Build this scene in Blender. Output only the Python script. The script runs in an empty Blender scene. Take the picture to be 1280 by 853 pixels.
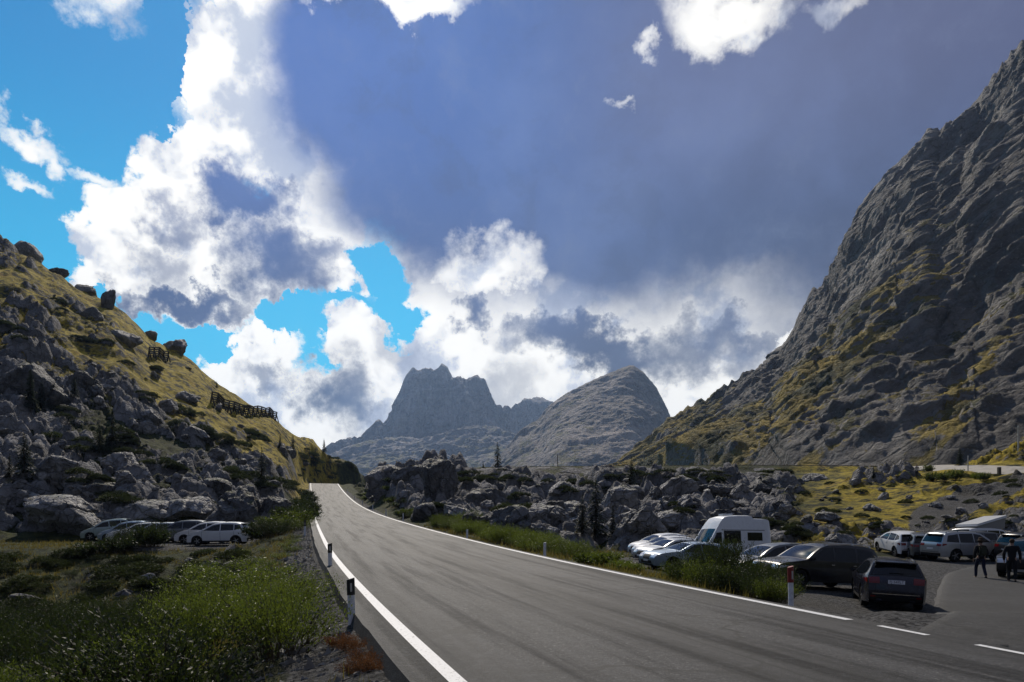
import bpy, bmesh, math, random
import numpy as np
from mathutils import Vector, Matrix, Euler

# ------------------------------------------------------------------ camera, world, sun, exposure
sc = bpy.context.scene
C = sc.collection
FP, HY, CH = 900.0, 685.0, 1.6          # focal length and horizon row of a 1280x853 frame, eye height
cd = bpy.data.cameras.new('camera'); cam = bpy.data.objects.new('camera', cd); C.objects.link(cam)
cam.location = (0, 0, CH); cam.rotation_euler = (math.radians(90), 0, 0)
cd.sensor_width = 36; cd.lens = 36 * FP / 1280; cd.shift_y = (HY - 426.5) / 1280
cd.clip_start = 0.1; cd.clip_end = 60000
sc.camera = cam
sc.view_settings.view_transform = 'Standard'; sc.view_settings.look = 'None'
sc.view_settings.gamma = 1; sc.view_settings.use_curve_mapping = False
sc.view_settings.exposure = -0.36
sc.cycles.use_denoising = True
sc.cycles.max_bounces = 5; sc.cycles.diffuse_bounces = 2; sc.cycles.glossy_bounces = 3
sc.cycles.transmission_bounces = 2; sc.cycles.transparent_max_bounces = 6

SUN_AZ, SUN_EL = math.radians(-9), math.radians(45)      # azimuth clockwise from +Y
sd = bpy.data.lights.new('sun', 'SUN'); so = bpy.data.objects.new('sun', sd); C.objects.link(so)
sd.energy = 5.0; sd.angle = math.radians(0.6); sd.color = (1.0, 0.90, 0.76)
sdir = Vector((math.sin(SUN_AZ) * math.cos(SUN_EL), math.cos(SUN_AZ) * math.cos(SUN_EL), math.sin(SUN_EL)))
so.rotation_euler = (-sdir).to_track_quat('-Z', 'Y').to_euler()
so.location = sdir * 500

w = bpy.data.worlds.new('World'); sc.world = w; w.use_nodes = True
NT = w.node_tree; NT.nodes.clear()

class NG:
    """terse node building"""
    def __init__(s, nt): s.nt = nt
    def n(s, t, **k):
        nd = s.nt.nodes.new(t)
        for a, b in k.items(): setattr(nd, a, b)
        return nd
    def put(s, sock, v):
        if isinstance(v, bpy.types.NodeSocket): s.nt.links.new(v, sock)
        elif v is not None:
            if isinstance(v, (tuple, list)) and len(v) == 3 and sock.type == 'RGBA': v = (*v, 1)
            sock.default_value = v
    def m(s, op, a, b=None, c=None, clamp=False):
        nd = s.n('ShaderNodeMath', operation=op); nd.use_clamp = clamp
        s.put(nd.inputs[0], a); s.put(nd.inputs[1], b); s.put(nd.inputs[2], c)
        return nd.outputs[0]
    def v(s, op, a, b=None, scale=None):
        nd = s.n('ShaderNodeVectorMath', operation=op)
        s.put(nd.inputs[0], a); s.put(nd.inputs[1], b)
        if scale is not None: s.put(nd.inputs['Scale'], scale)
        return nd.outputs['Value'] if op in ('LENGTH', 'DOT_PRODUCT', 'DISTANCE') else nd.outputs['Vector']
    def noise(s, vec, scale, detail=4, rough=.55, dist=0, col=False, typ=None, lac=2.0):
        nd = s.n('ShaderNodeTexNoise')
        if typ: nd.noise_type = typ
        s.put(nd.inputs['Vector'], vec); s.put(nd.inputs['Scale'], scale); s.put(nd.inputs['Detail'], detail)
        s.put(nd.inputs['Roughness'], rough); s.put(nd.inputs['Distortion'], dist); s.put(nd.inputs['Lacunarity'], lac)
        return nd.outputs['Color' if col else 'Fac']
    def vor(s, vec, scale, feat='F1', out='Distance', rand=1):
        nd = s.n('ShaderNodeTexVoronoi', feature=feat)
        s.put(nd.inputs['Vector'], vec); s.put(nd.inputs['Scale'], scale); s.put(nd.inputs['Randomness'], rand)
        return nd.outputs[out]
    def sm(s, x, a, b, c=0.0, d=1.0):
        nd = s.n('ShaderNodeMapRange', interpolation_type='SMOOTHSTEP')
        for i, q in enumerate((x, a, b, c, d)): s.put(nd.inputs[i], q)
        return nd.outputs[0]
    def mix(s, f, a, b, bt='MIX'):
        nd = s.n('ShaderNodeMix', data_type='RGBA', blend_type=bt)
        s.put(nd.inputs[0], f); s.put(nd.inputs[6], a); s.put(nd.inputs[7], b)
        return nd.outputs[2]
    def comb(s, x, y, z):
        nd = s.n('ShaderNodeCombineXYZ'); s.put(nd.inputs[0], x); s.put(nd.inputs[1], y); s.put(nd.inputs[2], z)
        return nd.outputs[0]
    def sep(s, v):
        nd = s.n('ShaderNodeSeparateXYZ'); s.put(nd.inputs[0], v); return nd.outputs
    def bump(s, h, dist, strength=1, normal=None):
        nd = s.n('ShaderNodeBump'); s.put(nd.inputs['Height'], h); s.put(nd.inputs['Distance'], dist)
        s.put(nd.inputs['Strength'], strength); s.put(nd.inputs['Normal'], normal) if normal else None
        return nd.outputs[0]

g = NG(NT)
BG = 0.1
tc = g.n('ShaderNodeTexCoord').outputs['Generated']
sky = g.n('ShaderNodeTexSky', sky_type='NISHITA')
sky.sun_disc = False; sky.sun_elevation = SUN_EL; sky.sun_rotation = SUN_AZ
sky.altitude = 2100; sky.air_density = 1.0; sky.dust_density = 0.4; sky.ozone_density = 2.0
x, y, z = g.sep(tc)
az = g.m('ARCTAN2', x, y); el = g.m('ARCSINE', z)
q0 = g.comb(az, el, 0)
wv = g.v('SUBTRACT', g.noise(tc, 5.5, 7, .6, col=True), (.5, .5, .5))
wv2 = g.v('SUBTRACT', g.noise(tc, 26, 5, .62, col=True), (.5, .5, .5))
q = g.v('ADD', g.v('ADD', q0, g.v('MULTIPLY', wv, (.17, .17, 0))), g.v('MULTIPLY', wv2, (.06, .06, 0)))
qs = g.v('ADD', q0, g.v('MULTIPLY', wv, (.10, .10, 0)))
qw = g.v('ADD', g.v('ADD', q0, g.v('MULTIPLY', wv, (.22, .22, 0))), g.v('MULTIPLY', wv2, (.11, .11, 0)))
def azel(px, py):
    a = math.atan((px - 640) / FP); return a, math.atan((HY - py) / FP * math.cos(a))
def blob(qq, px, py, rx, ry, wt=1.0, rot=0):
    a, e = azel(px, py); ra = rx / FP * math.cos(a) ** 2; re = ry / FP * .93
    d = g.v('SUBTRACT', qq, (a, e, 0))
    if rot:
        nd = g.n('ShaderNodeVectorRotate', rotation_type='Z_AXIS'); g.put(nd.inputs['Vector'], d)
        nd.inputs['Angle'].default_value = math.radians(rot); d = nd.outputs[0]
    d = g.v('MULTIPLY', d, (1 / ra, 1 / re, 0))
    r2 = g.v('DOT_PRODUCT', d, d)
    return g.m('MULTIPLY_ADD', r2, -wt, wt)
def union(qq, L):
    acc = None
    for b in L:
        v = blob(qq, *b); acc = v if acc is None else g.m('MAXIMUM', acc, v)
    return acc
COV = [(850,110,640,290),(1250,190,500,330),(420,60,125,150),(330,120,85,110),(430,170,120,120),(730,310,290,100),
 (296,70,50,62),(275,95,55,55),(325,165,68,62),(250,240,85,65),(215,290,125,60),(140,318,85,45),(310,320,120,75),(235,372,120,42),
 (390,270,80,75),(425,352,48,26),(640,350,150,75),(590,420,85,70),(880,360,260,70),(930,450,150,80),(1060,380,220,130),
 (720,430,190,75),(330,442,62,34),(300,470,70,32),(450,425,52,34),(400,505,150,52),(560,425,42,60),(500,475,90,42),(430,560,180,60),
 (860,540,340,110),(640,520,200,80),(30,162,50,14,.13),(62,190,15,19,.11),(125,207,42,12,.13),(14,226,28,10,.12),(120,8,70,20,.08),(205,48,30,15,.07)]
HOLE = [(480,342,46,28,1.5),(366,408,52,24,1.3),(262,432,36,22,1.2),(80,420,90,60,1.5),(505,385,30,30,.8),(200,90,28,60,1.2)]
DARK = [(800,140,470,235),(1180,120,420,280),(440,70,118,150),(700,300,250,72,.8),(560,230,190,100),(960,270,190,85,.8)]
DARK2 = [(300,262,78,52,.9),(215,262,44,44,.55),(215,385,130,30,.9),(345,345,95,62,.8),(400,330,60,40,.6),(735,428,150,46,.9),(905,405,120,34,.6),(425,505,56,80,.7),(585,392,34,36,.7),(330,470,60,24,.5),
 (180,330,60,40,.5),(600,500,70,50,.4),(850,420,140,50,.6),(500,440,40,50,.4)]
LIT = [(915,0,112,44,.85,8),(500,-12,120,26,.8),(776,116,22,12,.62),(814,40,26,17,.68),(1050,0,60,22,.5),(620,330,80,40,.6),(985,420,36,18,.6),(410,-6,46,22,.8)]
cov = g.m('SUBTRACT', union(q, COV), g.m('MAXIMUM', union(q, HOLE), 0.0))
fine = g.noise(tc, 38, 6, .62)
cov = g.m('ADD', cov, g.m('MULTIPLY', g.m('SUBTRACT', fine, .5), .26))
# the rest of the dome, away from the picture: broken cloud
far = g.sm(g.v('LENGTH', g.v('SUBTRACT', q0, (0, .3, 0))), .95, 1.25)
gen = g.m('MULTIPLY', g.m('SUBTRACT', g.noise(tc, 2.2, 7, .6), .28), 4.0)
cov = g.m('ADD', g.m('MULTIPLY', cov, g.m('SUBTRACT', 1.0, far)), g.m('MULTIPLY', gen, far))
alpha = g.sm(cov, -.08, g.m('ADD', .16, g.m('MULTIPLY', g.sm(g.noise(tc, 6, 3, .5), .4, .65), .3)))
dk = g.m('MAXIMUM', union(qs, DARK), g.m('SUBTRACT', g.m('MULTIPLY', g.m('MAXIMUM', union(qw, DARK2), 0.0), .95), .20))
dk = g.m('SUBTRACT', dk, g.m('MULTIPLY', g.m('MAXIMUM', union(q, LIT), 0.0), 1.3))
dk = g.m('ADD', g.m('MULTIPLY', dk, g.m('SUBTRACT', 1.0, far)), g.m('MULTIPLY', g.m('SUBTRACT', gen, .5), far))
dk = g.m('ADD', dk, g.m('MULTIPLY', g.m('SUBTRACT', g.noise(tc, 13, 6, .6), .5), .35))
dark = g.sm(dk, -.24, .56)
# relief of the bright parts: two samples of the same billows, one a little nearer the sun
off = sdir * 0.035
ba = g.noise(tc, 9, 6, .58); bb = g.noise(g.v('ADD', tc, tuple(off)), 9, 6, .58)
rel = g.m('MULTIPLY', g.m('SUBTRACT', ba, bb), 4.2)
shade = g.m('MULTIPLY', g.sm(rel, .0, .6), .7)
white = g.mix(shade, (10.5, 10.4, 10.0), (3.0, 3.7, 5.4))
lo = g.sm(el, .12, .62)
dcol = g.mix(lo, (1.35, 1.65, 2.9), (1.0, 2.1, 6.2))
rt = g.sm(az, -.05, .45)
dcol = g.mix(g.m('MULTIPLY', rt, .75), dcol, (1.75, 1.8, 2.8))
big = g.noise(tc, 4.5, 5, .5)
dcol = g.mix(g.sm(big, .38, .68), dcol, g.mix(.5, dcol, (4.4, 5.6, 9.8)))
mid = g.noise(g.v('ADD', tc, g.v('MULTIPLY', wv, (.1, .1, .1))), 11, 6, .6)
dcol = g.mix(g.m('MULTIPLY', g.sm(mid, .5, .72), .5), dcol, (3.8, 4.3, 6.2))
lf = g.m('MULTIPLY', g.sm(el, .30, .60), g.sm(az, .25, -.30)); dcol = g.mix(g.m('MULTIPLY', lf, .55), dcol, (1.4, 3.6, 11.0))
dcol = g.mix(g.m('MULTIPLY', g.sm(mid, .5, .3), .3), dcol, (1.0, 1.15, 2.2))
dcol = g.mix(1.0, dcol, (.29, .34, .42), 'MULTIPLY')
low_ = g.m('MULTIPLY', g.sm(el, .42, .24), g.sm(az, -.12, .12)); dcol = g.mix(g.m('MULTIPLY', low_, .5), dcol, (.55, .62, .95)); dcol = g.mix(g.m('MULTIPLY', g.m('MULTIPLY', g.sm(el, .38, .58), g.sm(az, -.05, .25)), .35), dcol, (1.7, 1.7, 3.0))
ccol = g.mix(dark, white, dcol)
skyc = g.mix(1.0, sky.outputs[0], (.0, 1.22, 1.28), 'MULTIPLY')
skyc = g.mix(g.sm(el, .25, .60), skyc, g.mix(1.0, skyc, (.4, .66, .88), 'MULTIPLY'))
hz = g.sm(el, .55, .05)
skyc = g.mix(g.m('MULTIPLY', hz, .5), skyc, (.5, 4.2, 6.6))
skyc = g.mix(g.m('MULTIPLY', g.sm(g.noise(tc, 3, 5, .6), .5, .8), .25), skyc, (.8, 4.6, 7.0))
final = g.mix(1.0, g.mix(alpha, skyc, ccol), (1.38, 1.35, 1.3), 'MULTIPLY')
final = g.mix(g.sm(g.v('LENGTH', g.v('SUBTRACT', q0, (0, .3, 0))), .9, 1.7), final, g.mix(alpha, skyc, g.mix(.6, dcol, (2.2, 2.4, 3.0))))
bgn = g.n('ShaderNodeBackground'); g.put(bgn.inputs[0], final); bgn.inputs[1].default_value = BG
NT.links.new(bgn.outputs[0], g.n('ShaderNodeOutputWorld').inputs[0])
w.cycles.sampling_method = 'MANUAL'; w.cycles.sample_map_resolution = 512

# ------------------------------------------------------------------ numpy noise
_r = np.random.RandomState(7)
_perm = _r.permutation(4096).astype(np.int32)
_val = _r.rand(4096).astype(np.float32)
def h3(i, j, k, s=0):
    a = _perm[(i + s * 131) & 4095]; a = _perm[(a + j) & 4095]; return _perm[(a + k) & 4095]
def vnoise(x, y, z, s=0):
    xi = np.floor(x).astype(np.int32); yi = np.floor(y).astype(np.int32); zi = np.floor(z).astype(np.int32)
    fx = x - xi; fy = y - yi; fz = z - zi
    fx = fx * fx * fx * (fx * (fx * 6 - 15) + 10); fy = fy * fy * fy * (fy * (fy * 6 - 15) + 10); fz = fz * fz * (3 - 2 * fz)
    r = 0
    for a in (0, 1):
        for b in (0, 1):
            for c in (0, 1):
                r = r + _val[h3(xi + a, yi + b, zi + c, s)] * (fx if a else 1 - fx) * (fy if b else 1 - fy) * (fz if c else 1 - fz)
    return r * 2 - 1
def fbm(x, y, z, o=5, g=.5, s=0, ridge=False):
    t = 0; a = 1; n = 0
    for i in range(o):
        v = vnoise(x, y, z, s + i)
        if ridge: v = 1 - 2 * np.abs(v)
        t = t + a * v; n += a; a *= g
        x = x * 2.03 + 3.1; y = y * 2.03 + 1.7; z = z * 2.03 + 5.3
    return t / n
def cells(x, y, s=0):
    """2D cellular noise: F1, F2 and the id value of the nearest cell"""
    xi = np.floor(x).astype(np.int32); yi = np.floor(y).astype(np.int32)
    f1 = np.full(x.shape, 9.0, np.float32); f2 = f1.copy(); cid = np.zeros(x.shape, np.float32)
    for a in (-1, 0, 1):
        for b in (-1, 0, 1):
            hh = h3(xi + a, yi + b, xi * 0, s)
            px = xi + a + _val[hh]; py = yi + b + _val[(hh * 7 + 13) & 4095]
            d = np.sqrt((px - x) ** 2 + (py - y) ** 2)
            c = d < f1
            f2 = np.where(c, f1, np.minimum(f2, d)); cid = np.where(c, _val[(hh * 3 + 5) & 4095], cid); f1 = np.where(c, d, f1)
    return f1, f2, cid
def sst(x, a, b):
    t = np.clip((x - a) / (b - a), 0, 1); return t * t * (3 - 2 * t)

def grid_mesh(name, X, Y, Z, mats=None, attrs=None, smooth=True, parent=None, link=True):
    nr, nc = X.shape
    me = bpy.data.meshes.new(name)
    co = np.stack([X, Y, Z], -1).astype(np.float32).reshape(-1)
    i = np.arange(nr * nc).reshape(nr, nc)
    f = np.stack([i[:-1, :-1], i[:-1, 1:], i[1:, 1:], i[1:, :-1]], -1).reshape(-1, 4).astype(np.int32)
    me.vertices.add(nr * nc); me.vertices.foreach_set('co', co)
    me.loops.add(f.size); me.loops.foreach_set('vertex_index', f.reshape(-1))
    me.polygons.add(len(f)); me.polygons.foreach_set('loop_start', np.arange(0, f.size, 4, dtype=np.int32))
    me.update(calc_edges=True)
    me.polygons.foreach_set('use_smooth', np.full(len(f), smooth))
    for k, v in (attrs or {}).items():
        at = me.attributes.new(k, 'FLOAT', 'POINT'); at.data.foreach_set('value', v.astype(np.float32).reshape(-1))
    for m in (mats or []): me.materials.append(m)
    o = bpy.data.objects.new(name, me)
    if link: C.objects.link(o)
    if parent: o.parent = parent
    return o
def soup_mesh(name, co, faces, mats=None, mi=None, smooth=False):
    me = bpy.data.meshes.new(name)
    me.from_pydata([tuple(c) for c in co], [], faces)
    for m in (mats or []): me.materials.append(m)
    if mi is not None: me.polygons.foreach_set('material_index', mi)
    me.polygons.foreach_set('use_smooth', [smooth] * len(faces))
    me.update()
    return me
def tri_mesh(name, co, mats=None, k=3, attr=None, smooth=False):
    """co: (n,k,3) loose polygons"""
    n = len(co); me = bpy.data.meshes.new(name)
    me.vertices.add(n * k); me.vertices.foreach_set('co', co.astype(np.float32).reshape(-1))
    me.loops.add(n * k); me.loops.foreach_set('vertex_index', np.arange(n * k, dtype=np.int32))
    me.polygons.add(n); me.polygons.foreach_set('loop_start', np.arange(0, n * k, k, dtype=np.int32))
    me.update(calc_edges=True)
    if attr is not None:
        at = me.attributes.new('tone', 'FLOAT', 'FACE'); at.data.foreach_set('value', attr.astype(np.float32))
    for m in (mats or []): me.materials.append(m)
    return me
def tag(o, label=None, cat=None, group=None, kind=None):
    if label: o['label'] = label
    if cat: o['category'] = cat
    if group: o['group'] = group
    if kind: o['kind'] = kind
    return o
def link(name, me, parent=None):
    o = bpy.data.objects.new(name, me); C.objects.link(o)
    if parent: o.parent = parent
    return o
def empty(name, loc=(0, 0, 0), rz=0):
    o = bpy.data.objects.new(name, None); C.objects.link(o); o.location = loc; o.rotation_euler = (0, 0, rz); o.empty_display_size = .3
    return o
def copy_tree(o, parent=None):
    c = o.copy(); C.objects.link(c); c.parent = parent
    for ch in o.children: copy_tree(ch, c)
    return c

# ------------------------------------------------------------------ materials
def newmat(name):
    m = bpy.data.materials.new(name); m.use_nodes = True
    m.node_tree.nodes.clear(); return m, NG(m.node_tree)
def finish(m, g, col, rough=.8, spec=.5, normal=None, metal=0, coat=None, trans=None, extra=None):
    p = g.n('ShaderNodeBsdfPrincipled')
    g.put(p.inputs['Base Color'], col); g.put(p.inputs['Roughness'], rough); g.put(p.inputs['Specular IOR Level'], spec)
    g.put(p.inputs['Metallic'], metal)
    if coat: g.put(p.inputs['Coat Weight'], coat); p.inputs['Coat Roughness'].default_value = .05
    if normal: g.put(p.inputs['Normal'], normal)
    out = p.outputs[0]
    if trans is not None:
        t = g.n('ShaderNodeBsdfTranslucent'); g.put(t.inputs[0], trans)
        mx = g.n('ShaderNodeMixShader'); mx.inputs[0].default_value = .38
        g.nt.links.new(out, mx.inputs[1]); g.nt.links.new(t.outputs[0], mx.inputs[2]); out = mx.outputs[0]
    g.nt.links.new(out, g.n('ShaderNodeOutputMaterial').inputs[0])
    return m
def plain(name, col, rough=.5, spec=.5, metal=0, coat=None, dirt=.0, dscale=6):
    m, g = newmat(name)
    if dirt:
        p = g.n('ShaderNodeTexCoord').outputs['Object']
        f = g.sm(g.noise(p, dscale, 6, .65), .42, .72)
        c = g.mix(g.m('MULTIPLY', f, dirt), col, (.16, .14, .115))
        return finish(m, g, c, g.m('ADD', rough, g.m('MULTIPLY', f, .25 * dirt), clamp=True), spec, None, metal, coat)
    return finish(m, g, col, rough, spec, None, metal, coat)
def geo(g): return g.n('ShaderNodeNewGeometry').outputs
def attr(g, name):
    a = g.n('ShaderNodeAttribute'); a.attribute_name = name; return a.outputs['Fac']
def ramp(g, f, stops):
    r = g.n('ShaderNodeValToRGB'); g.put(r.inputs[0], f); e = r.color_ramp.elements
    while len(e) < len(stops): e.new(.5)
    for k, (p, c) in enumerate(stops): e[k].position = p; e[k].color = (*c, 1)
    return r.outputs[0]

def rock_colour(g, p, s, base=(.27, .265, .26)):
    """weathered dolomite: pale grey, dark water streaks, lichen, iron tint"""
    b = tuple(base)
    n1 = g.noise(p, .35 * s, 8, .62); n2 = g.noise(p, 2.6 * s, 6, .65)
    st = g.noise(g.v('MULTIPLY', p, (1, 1, .18)), 1.5 * s, 5, .6)
    c = g.mix(g.sm(n1, .34, .66), tuple(v * .42 for v in b), b)
    c = g.mix(g.m('MULTIPLY', g.sm(st, .50, .68), .65), c, tuple(v * .30 for v in b))
    c = g.mix(g.m('MULTIPLY', g.sm(n2, .55, .75), .5), c, tuple(min(1, v * 1.55) for v in b))
    c = g.mix(g.m('MULTIPLY', g.sm(g.noise(p, .8 * s, 5, .6), .6, .75), .35), c, (.25, .19, .12))
    return c
def rock_height(g, p, s):
    r = g.noise(p, 1.1 * s, 8, .62, typ='FBM')
    e = g.vor(g.v('ADD', p, g.v('MULTIPLY', g.noise(p, 1.5 * s, 3, .5, col=True), (.6 / s, .6 / s, .6 / s))), .9 * s, 'DISTANCE_TO_EDGE')
    e2 = g.vor(p, 3.1 * s, 'F1')
    return g.m('ADD', g.m('ADD', g.m('MULTIPLY', r, 1.2), g.m('MULTIPLY', g.sm(e, 0, .09), .55)), g.m('MULTIPLY', e2, .35))

def mat_rock(name, s=1.0, base=(.27, .265, .26), moss=.5):
    m, g = newmat(name); G = geo(g); p = G['Position']
    oi = g.n('ShaderNodeObjectInfo').outputs['Random']
    pp = g.v('ADD', p, g.comb(g.m('MULTIPLY', oi, 91), g.m('MULTIPLY', oi, 37), 0))
    c = rock_colour(g, pp, s, base)
    nz = g.sep(G['Normal'])[2]
    mk = g.m('MULTIPLY', g.sm(g.m('ADD', nz, g.m('MULTIPLY', g.m('SUBTRACT', g.noise(pp, 1.7 * s, 5, .6), .5), 1.6)), .75, 1.15), moss)
    c = g.mix(mk, c, (.075, .08, .02))
    return finish(m, g, c, g.sm(g.noise(pp, 3, 4, .5), .3, .7, .62, .9), .35, g.bump(rock_height(g, pp, s), .42 / s, 1))
def mat_ground():
    """rock, turf, soil and gravel of the pass, mixed by what the ground is made of (attributes rock, dry, gravel)"""
    m, g = newmat('pass_ground'); G = geo(g); p = G['Position']
    rk, dry, gv, far = attr(g, 'rock'), attr(g, 'dry'), attr(g, 'gravel'), attr(g, 'coarse')
    c_r = rock_colour(g, p, .8, (.31, .305, .31)); crev = attr(g, 'crevice')
    nz = g.sep(G['Normal'])[2]
    a = g.noise(p, .16, 6, .6); b = g.noise(p, 1.3, 6, .65); d = g.noise(p, 9, 4, .7)
    green = g.mix(g.sm(b, .35, .68), (.018, .026, .007), (.075, .085, .018))
    gold = g.mix(g.sm(b, .3, .7), (.13, .11, .014), (.55, .41, .035))
    gold = g.mix(g.m('MULTIPLY', g.sm(a, .55, .72), .6), gold, (.20, .09, .03))
    turf = g.mix(g.sm(g.m('ADD', dry, g.m('MULTIPLY', g.m('SUBTRACT', a, .5), 1.1)), .25, .75), green, gold)
    turf = g.mix(g.m('MULTIPLY', g.sm(d, .5, .75), .4), turf, (.03, .028, .012))
    soil = g.mix(d, (.05, .045, .035), (.15, .14, .12))
    k = g.m('ADD', g.m('ADD', rk, g.m('MULTIPLY', g.m('SUBTRACT', b, .5), .9)), g.m('MULTIPLY', g.m('SUBTRACT', .80, nz), .75))
    k = g.m('SUBTRACT', k, g.m('MULTIPLY', crev, .85))
    tuft = g.mix(g.sm(g.noise(p, .45, 6, .7), .48, .60), turf, (.016, .020, .006))
    c = g.mix(g.sm(k, .42, .56), tuft, c_r)
    grv = g.vor(p, 14, 'F1', 'Color'); gl = g.n('ShaderNodeRGBToBW'); g.put(gl.inputs[0], grv)
    gcol = g.mix(g.sm(gl.outputs[0], .2, .85), (.035, .035, .036), (.16, .158, .158))
    gcol = g.mix(g.m('MULTIPLY', g.sm(a, .5, .62), .4), gcol, (.09, .08, .06))
    c = g.mix(g.sm(g.m('ADD', gv, g.m('MULTIPLY', g.m('SUBTRACT', b, .5), .8)), .42, .58), c, gcol)
    h = g.m('ADD', g.m('MULTIPLY', rock_height(g, p, .8), g.sm(k, .4, .6)), g.m('MULTIPLY', g.noise(p, 3.5, 8, .75), .7))
    h = g.m('ADD', h, g.m('MULTIPLY', gl.outputs[0], g.m('MULTIPLY', gv, .12)))
    return finish(m, g, c, .9, .2, g.bump(h, .55, 1))
def mat_mountain(name, s, base, grass, strata=1.0, bd=9.0, vs=0.0, rib=0.0):
    m, g = newmat(name); G = geo(g); p = G['Position']; gr = attr(g, 'grass')
    n1 = g.noise(p, .02 * s, 9, .62); n2 = g.noise(p, .15 * s, 8, .68); n3 = g.noise(p, .9 * s, 5, .7)
    X_, Y_, Z_ = g.sep(p); sv = g.comb(g.m('MULTIPLY', X_, .25), g.m('MULTIPLY', Y_, .25), g.m('MULTIPLY', g.m('SUBTRACT', Z_, g.m('MULTIPLY', X_, rib)), 2.2))
    st = g.noise(sv, .05 * s, 7, .62)
    b = tuple(base)
    c = g.mix(g.sm(n1, .35, .65), tuple(v * .5 for v in b), b)
    c = g.mix(g.m('MULTIPLY', g.sm(n2, .44, .62), .6), c, tuple(v * .28 for v in b))
    c = g.mix(g.m('MULTIPLY', g.sm(st, .5, .66), .45 * strata), c, tuple(min(1, v * 1.5) for v in b))
    c = g.mix(g.m('MULTIPLY', g.sm(n3, .58, .74), .5), c, tuple(min(1, v * 2.0) for v in b))
    if vs:
        vt = g.noise(g.v('MULTIPLY', p, (1, 1, .12)), .09 * s, 8, .65)
        c = g.mix(g.m('MULTIPLY', g.sm(vt, .5, .62), vs), c, tuple(v * .35 for v in b)); c = g.mix(g.m('MULTIPLY', g.sm(vt, .46, .36), vs * .6), c, tuple(min(1, v * 1.6) for v in b))
    nz = g.sep(G['Normal'])[2]
    k = g.m('ADD', gr, g.m('ADD', g.m('MULTIPLY', g.m('SUBTRACT', g.noise(sv if rib else p, .05 * s, 9, .70), .5), 2.4), g.m('MULTIPLY', g.m('SUBTRACT', nz, .55), .9)))
    tf = g.mix(g.sm(g.noise(p, .04 * s, 6, .6), .4, .62), grass[0], grass[1])
    tf = g.mix(g.m('MULTIPLY', g.sm(n3, .45, .7), .5), tf, (.03, .032, .015))
    c = g.mix(g.sm(k, .46, .58), c, tf)
    c = g.mix(g.m('MULTIPLY', g.sm(g.noise(p, .5 * s, 7, .75), .60, .70), .6), c, tuple(min(1, v * 2.2) for v in b))
    h = g.m('ADD', g.m('ADD', g.m('MULTIPLY', n2, 1.4), g.m('MULTIPLY', st, 1.2)), g.m('ADD', g.m('MULTIPLY', n3, .35), g.m('MULTIPLY', g.sm(g.vor(p, .11 * s, 'DISTANCE_TO_EDGE'), 0, .1), .25)))
    return finish(m, g, c, .88, .25, g.bump(h, bd / s, 1))
def mat_asphalt(name, base, grav=0.0):
    m, g = newmat(name); p = geo(g)['Position']
    u = attr(g, 'across')
    sp = g.noise(p, 45, 3, .85); a = g.noise(p, .5, 6, .6); sp2 = g.noise(p, 20, 4, .75)
    sp3 = g.noise(p, 24, 3, .85)
    c = g.mix(g.sm(sp, .40, .64), tuple(v * .35 for v in base), tuple(v * 2.2 for v in base))
    c = g.mix(g.m('MULTIPLY', g.sm(sp3, .54, .66), .6), c, (.19, .185, .18))
    stn = g.noise(g.v('MULTIPLY', p, (1, 1, 1)), .22, 7, .65)
    c = g.mix(g.m('MULTIPLY', g.sm(stn, .48, .66), .5), c, tuple(v * .35 for v in base))
    c = g.mix(g.m('MULTIPLY', g.sm(sp2, .62, .75), .45), c, (.22, .215, .21))
    c = g.mix(g.m('MULTIPLY', g.sm(a, .4, .7), .35), c, tuple(v * .6 for v in base))
    # tyre-polished tracks along the lanes, a darker oil band between them
    tr = g.m('COSINE', g.m('MULTIPLY', u, 4 * math.pi * 1.0))
    c = g.mix(g.m('MULTIPLY', g.sm(g.m('ADD', tr, g.m('MULTIPLY', a, .8)), .1, 1.1), .7), c, tuple(v * .42 for v in base))
    al = attr(g, 'along')
    lg = g.noise(g.comb(g.m('MULTIPLY', u, 16), g.m('MULTIPLY', al, .09), 0), 1.0, 6, .65)
    c = g.mix(g.m('MULTIPLY', g.sm(lg, .48, .64), .65), c, tuple(v * .34 for v in base))
    c = g.mix(g.m('MULTIPLY', g.sm(lg, .47, .34), .35), c, tuple(v * 2.1 for v in base))
    g7 = g.noise(p, 7, 5, .8); c = g.mix(g.m('MULTIPLY', g.sm(g7, .52, .62), .35), c, tuple(v * 2.4 for v in base)); c = g.mix(g.m('MULTIPLY', g.sm(g7, .46, .38), .35), c, tuple(v * .3 for v in base))
    # cracks
    cr = g.vor(g.v('ADD', p, g.v('MULTIPLY', g.noise(p, .8, 4, .6, col=True), (1.6, 1.6, 0))), .23, 'DISTANCE_TO_EDGE')
    c = g.mix(g.m('MULTIPLY', g.m('MULTIPLY', g.sm(cr, .016, .004), g.sm(g.noise(p, .09, 3, .5), .44, .54)), .9), c, (.012, .012, .012))
    ct = g.m('ABSOLUTE', g.m('SUBTRACT', u, g.m('MULTIPLY', g.m('SUBTRACT', g.noise(g.comb(0, g.m('MULTIPLY', al, .5), 0), 1, 5, .6), .48), .035)))
    c = g.mix(g.m('MULTIPLY', g.sm(ct, .0045, .0025), .85), c, (.010, .010, .010))
    h = g.m('ADD', sp, g.m('MULTIPLY', sp2, .6))
    return finish(m, g, c, g.m('ADD', .60, g.m('MULTIPLY', sp, .2)), g.m('MULTIPLY', g.m('SUBTRACT', 1.0, g.m('MULTIPLY', g.sm(lg, .44, .66), .55)), .33), g.bump(h, .016, .9))
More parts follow.
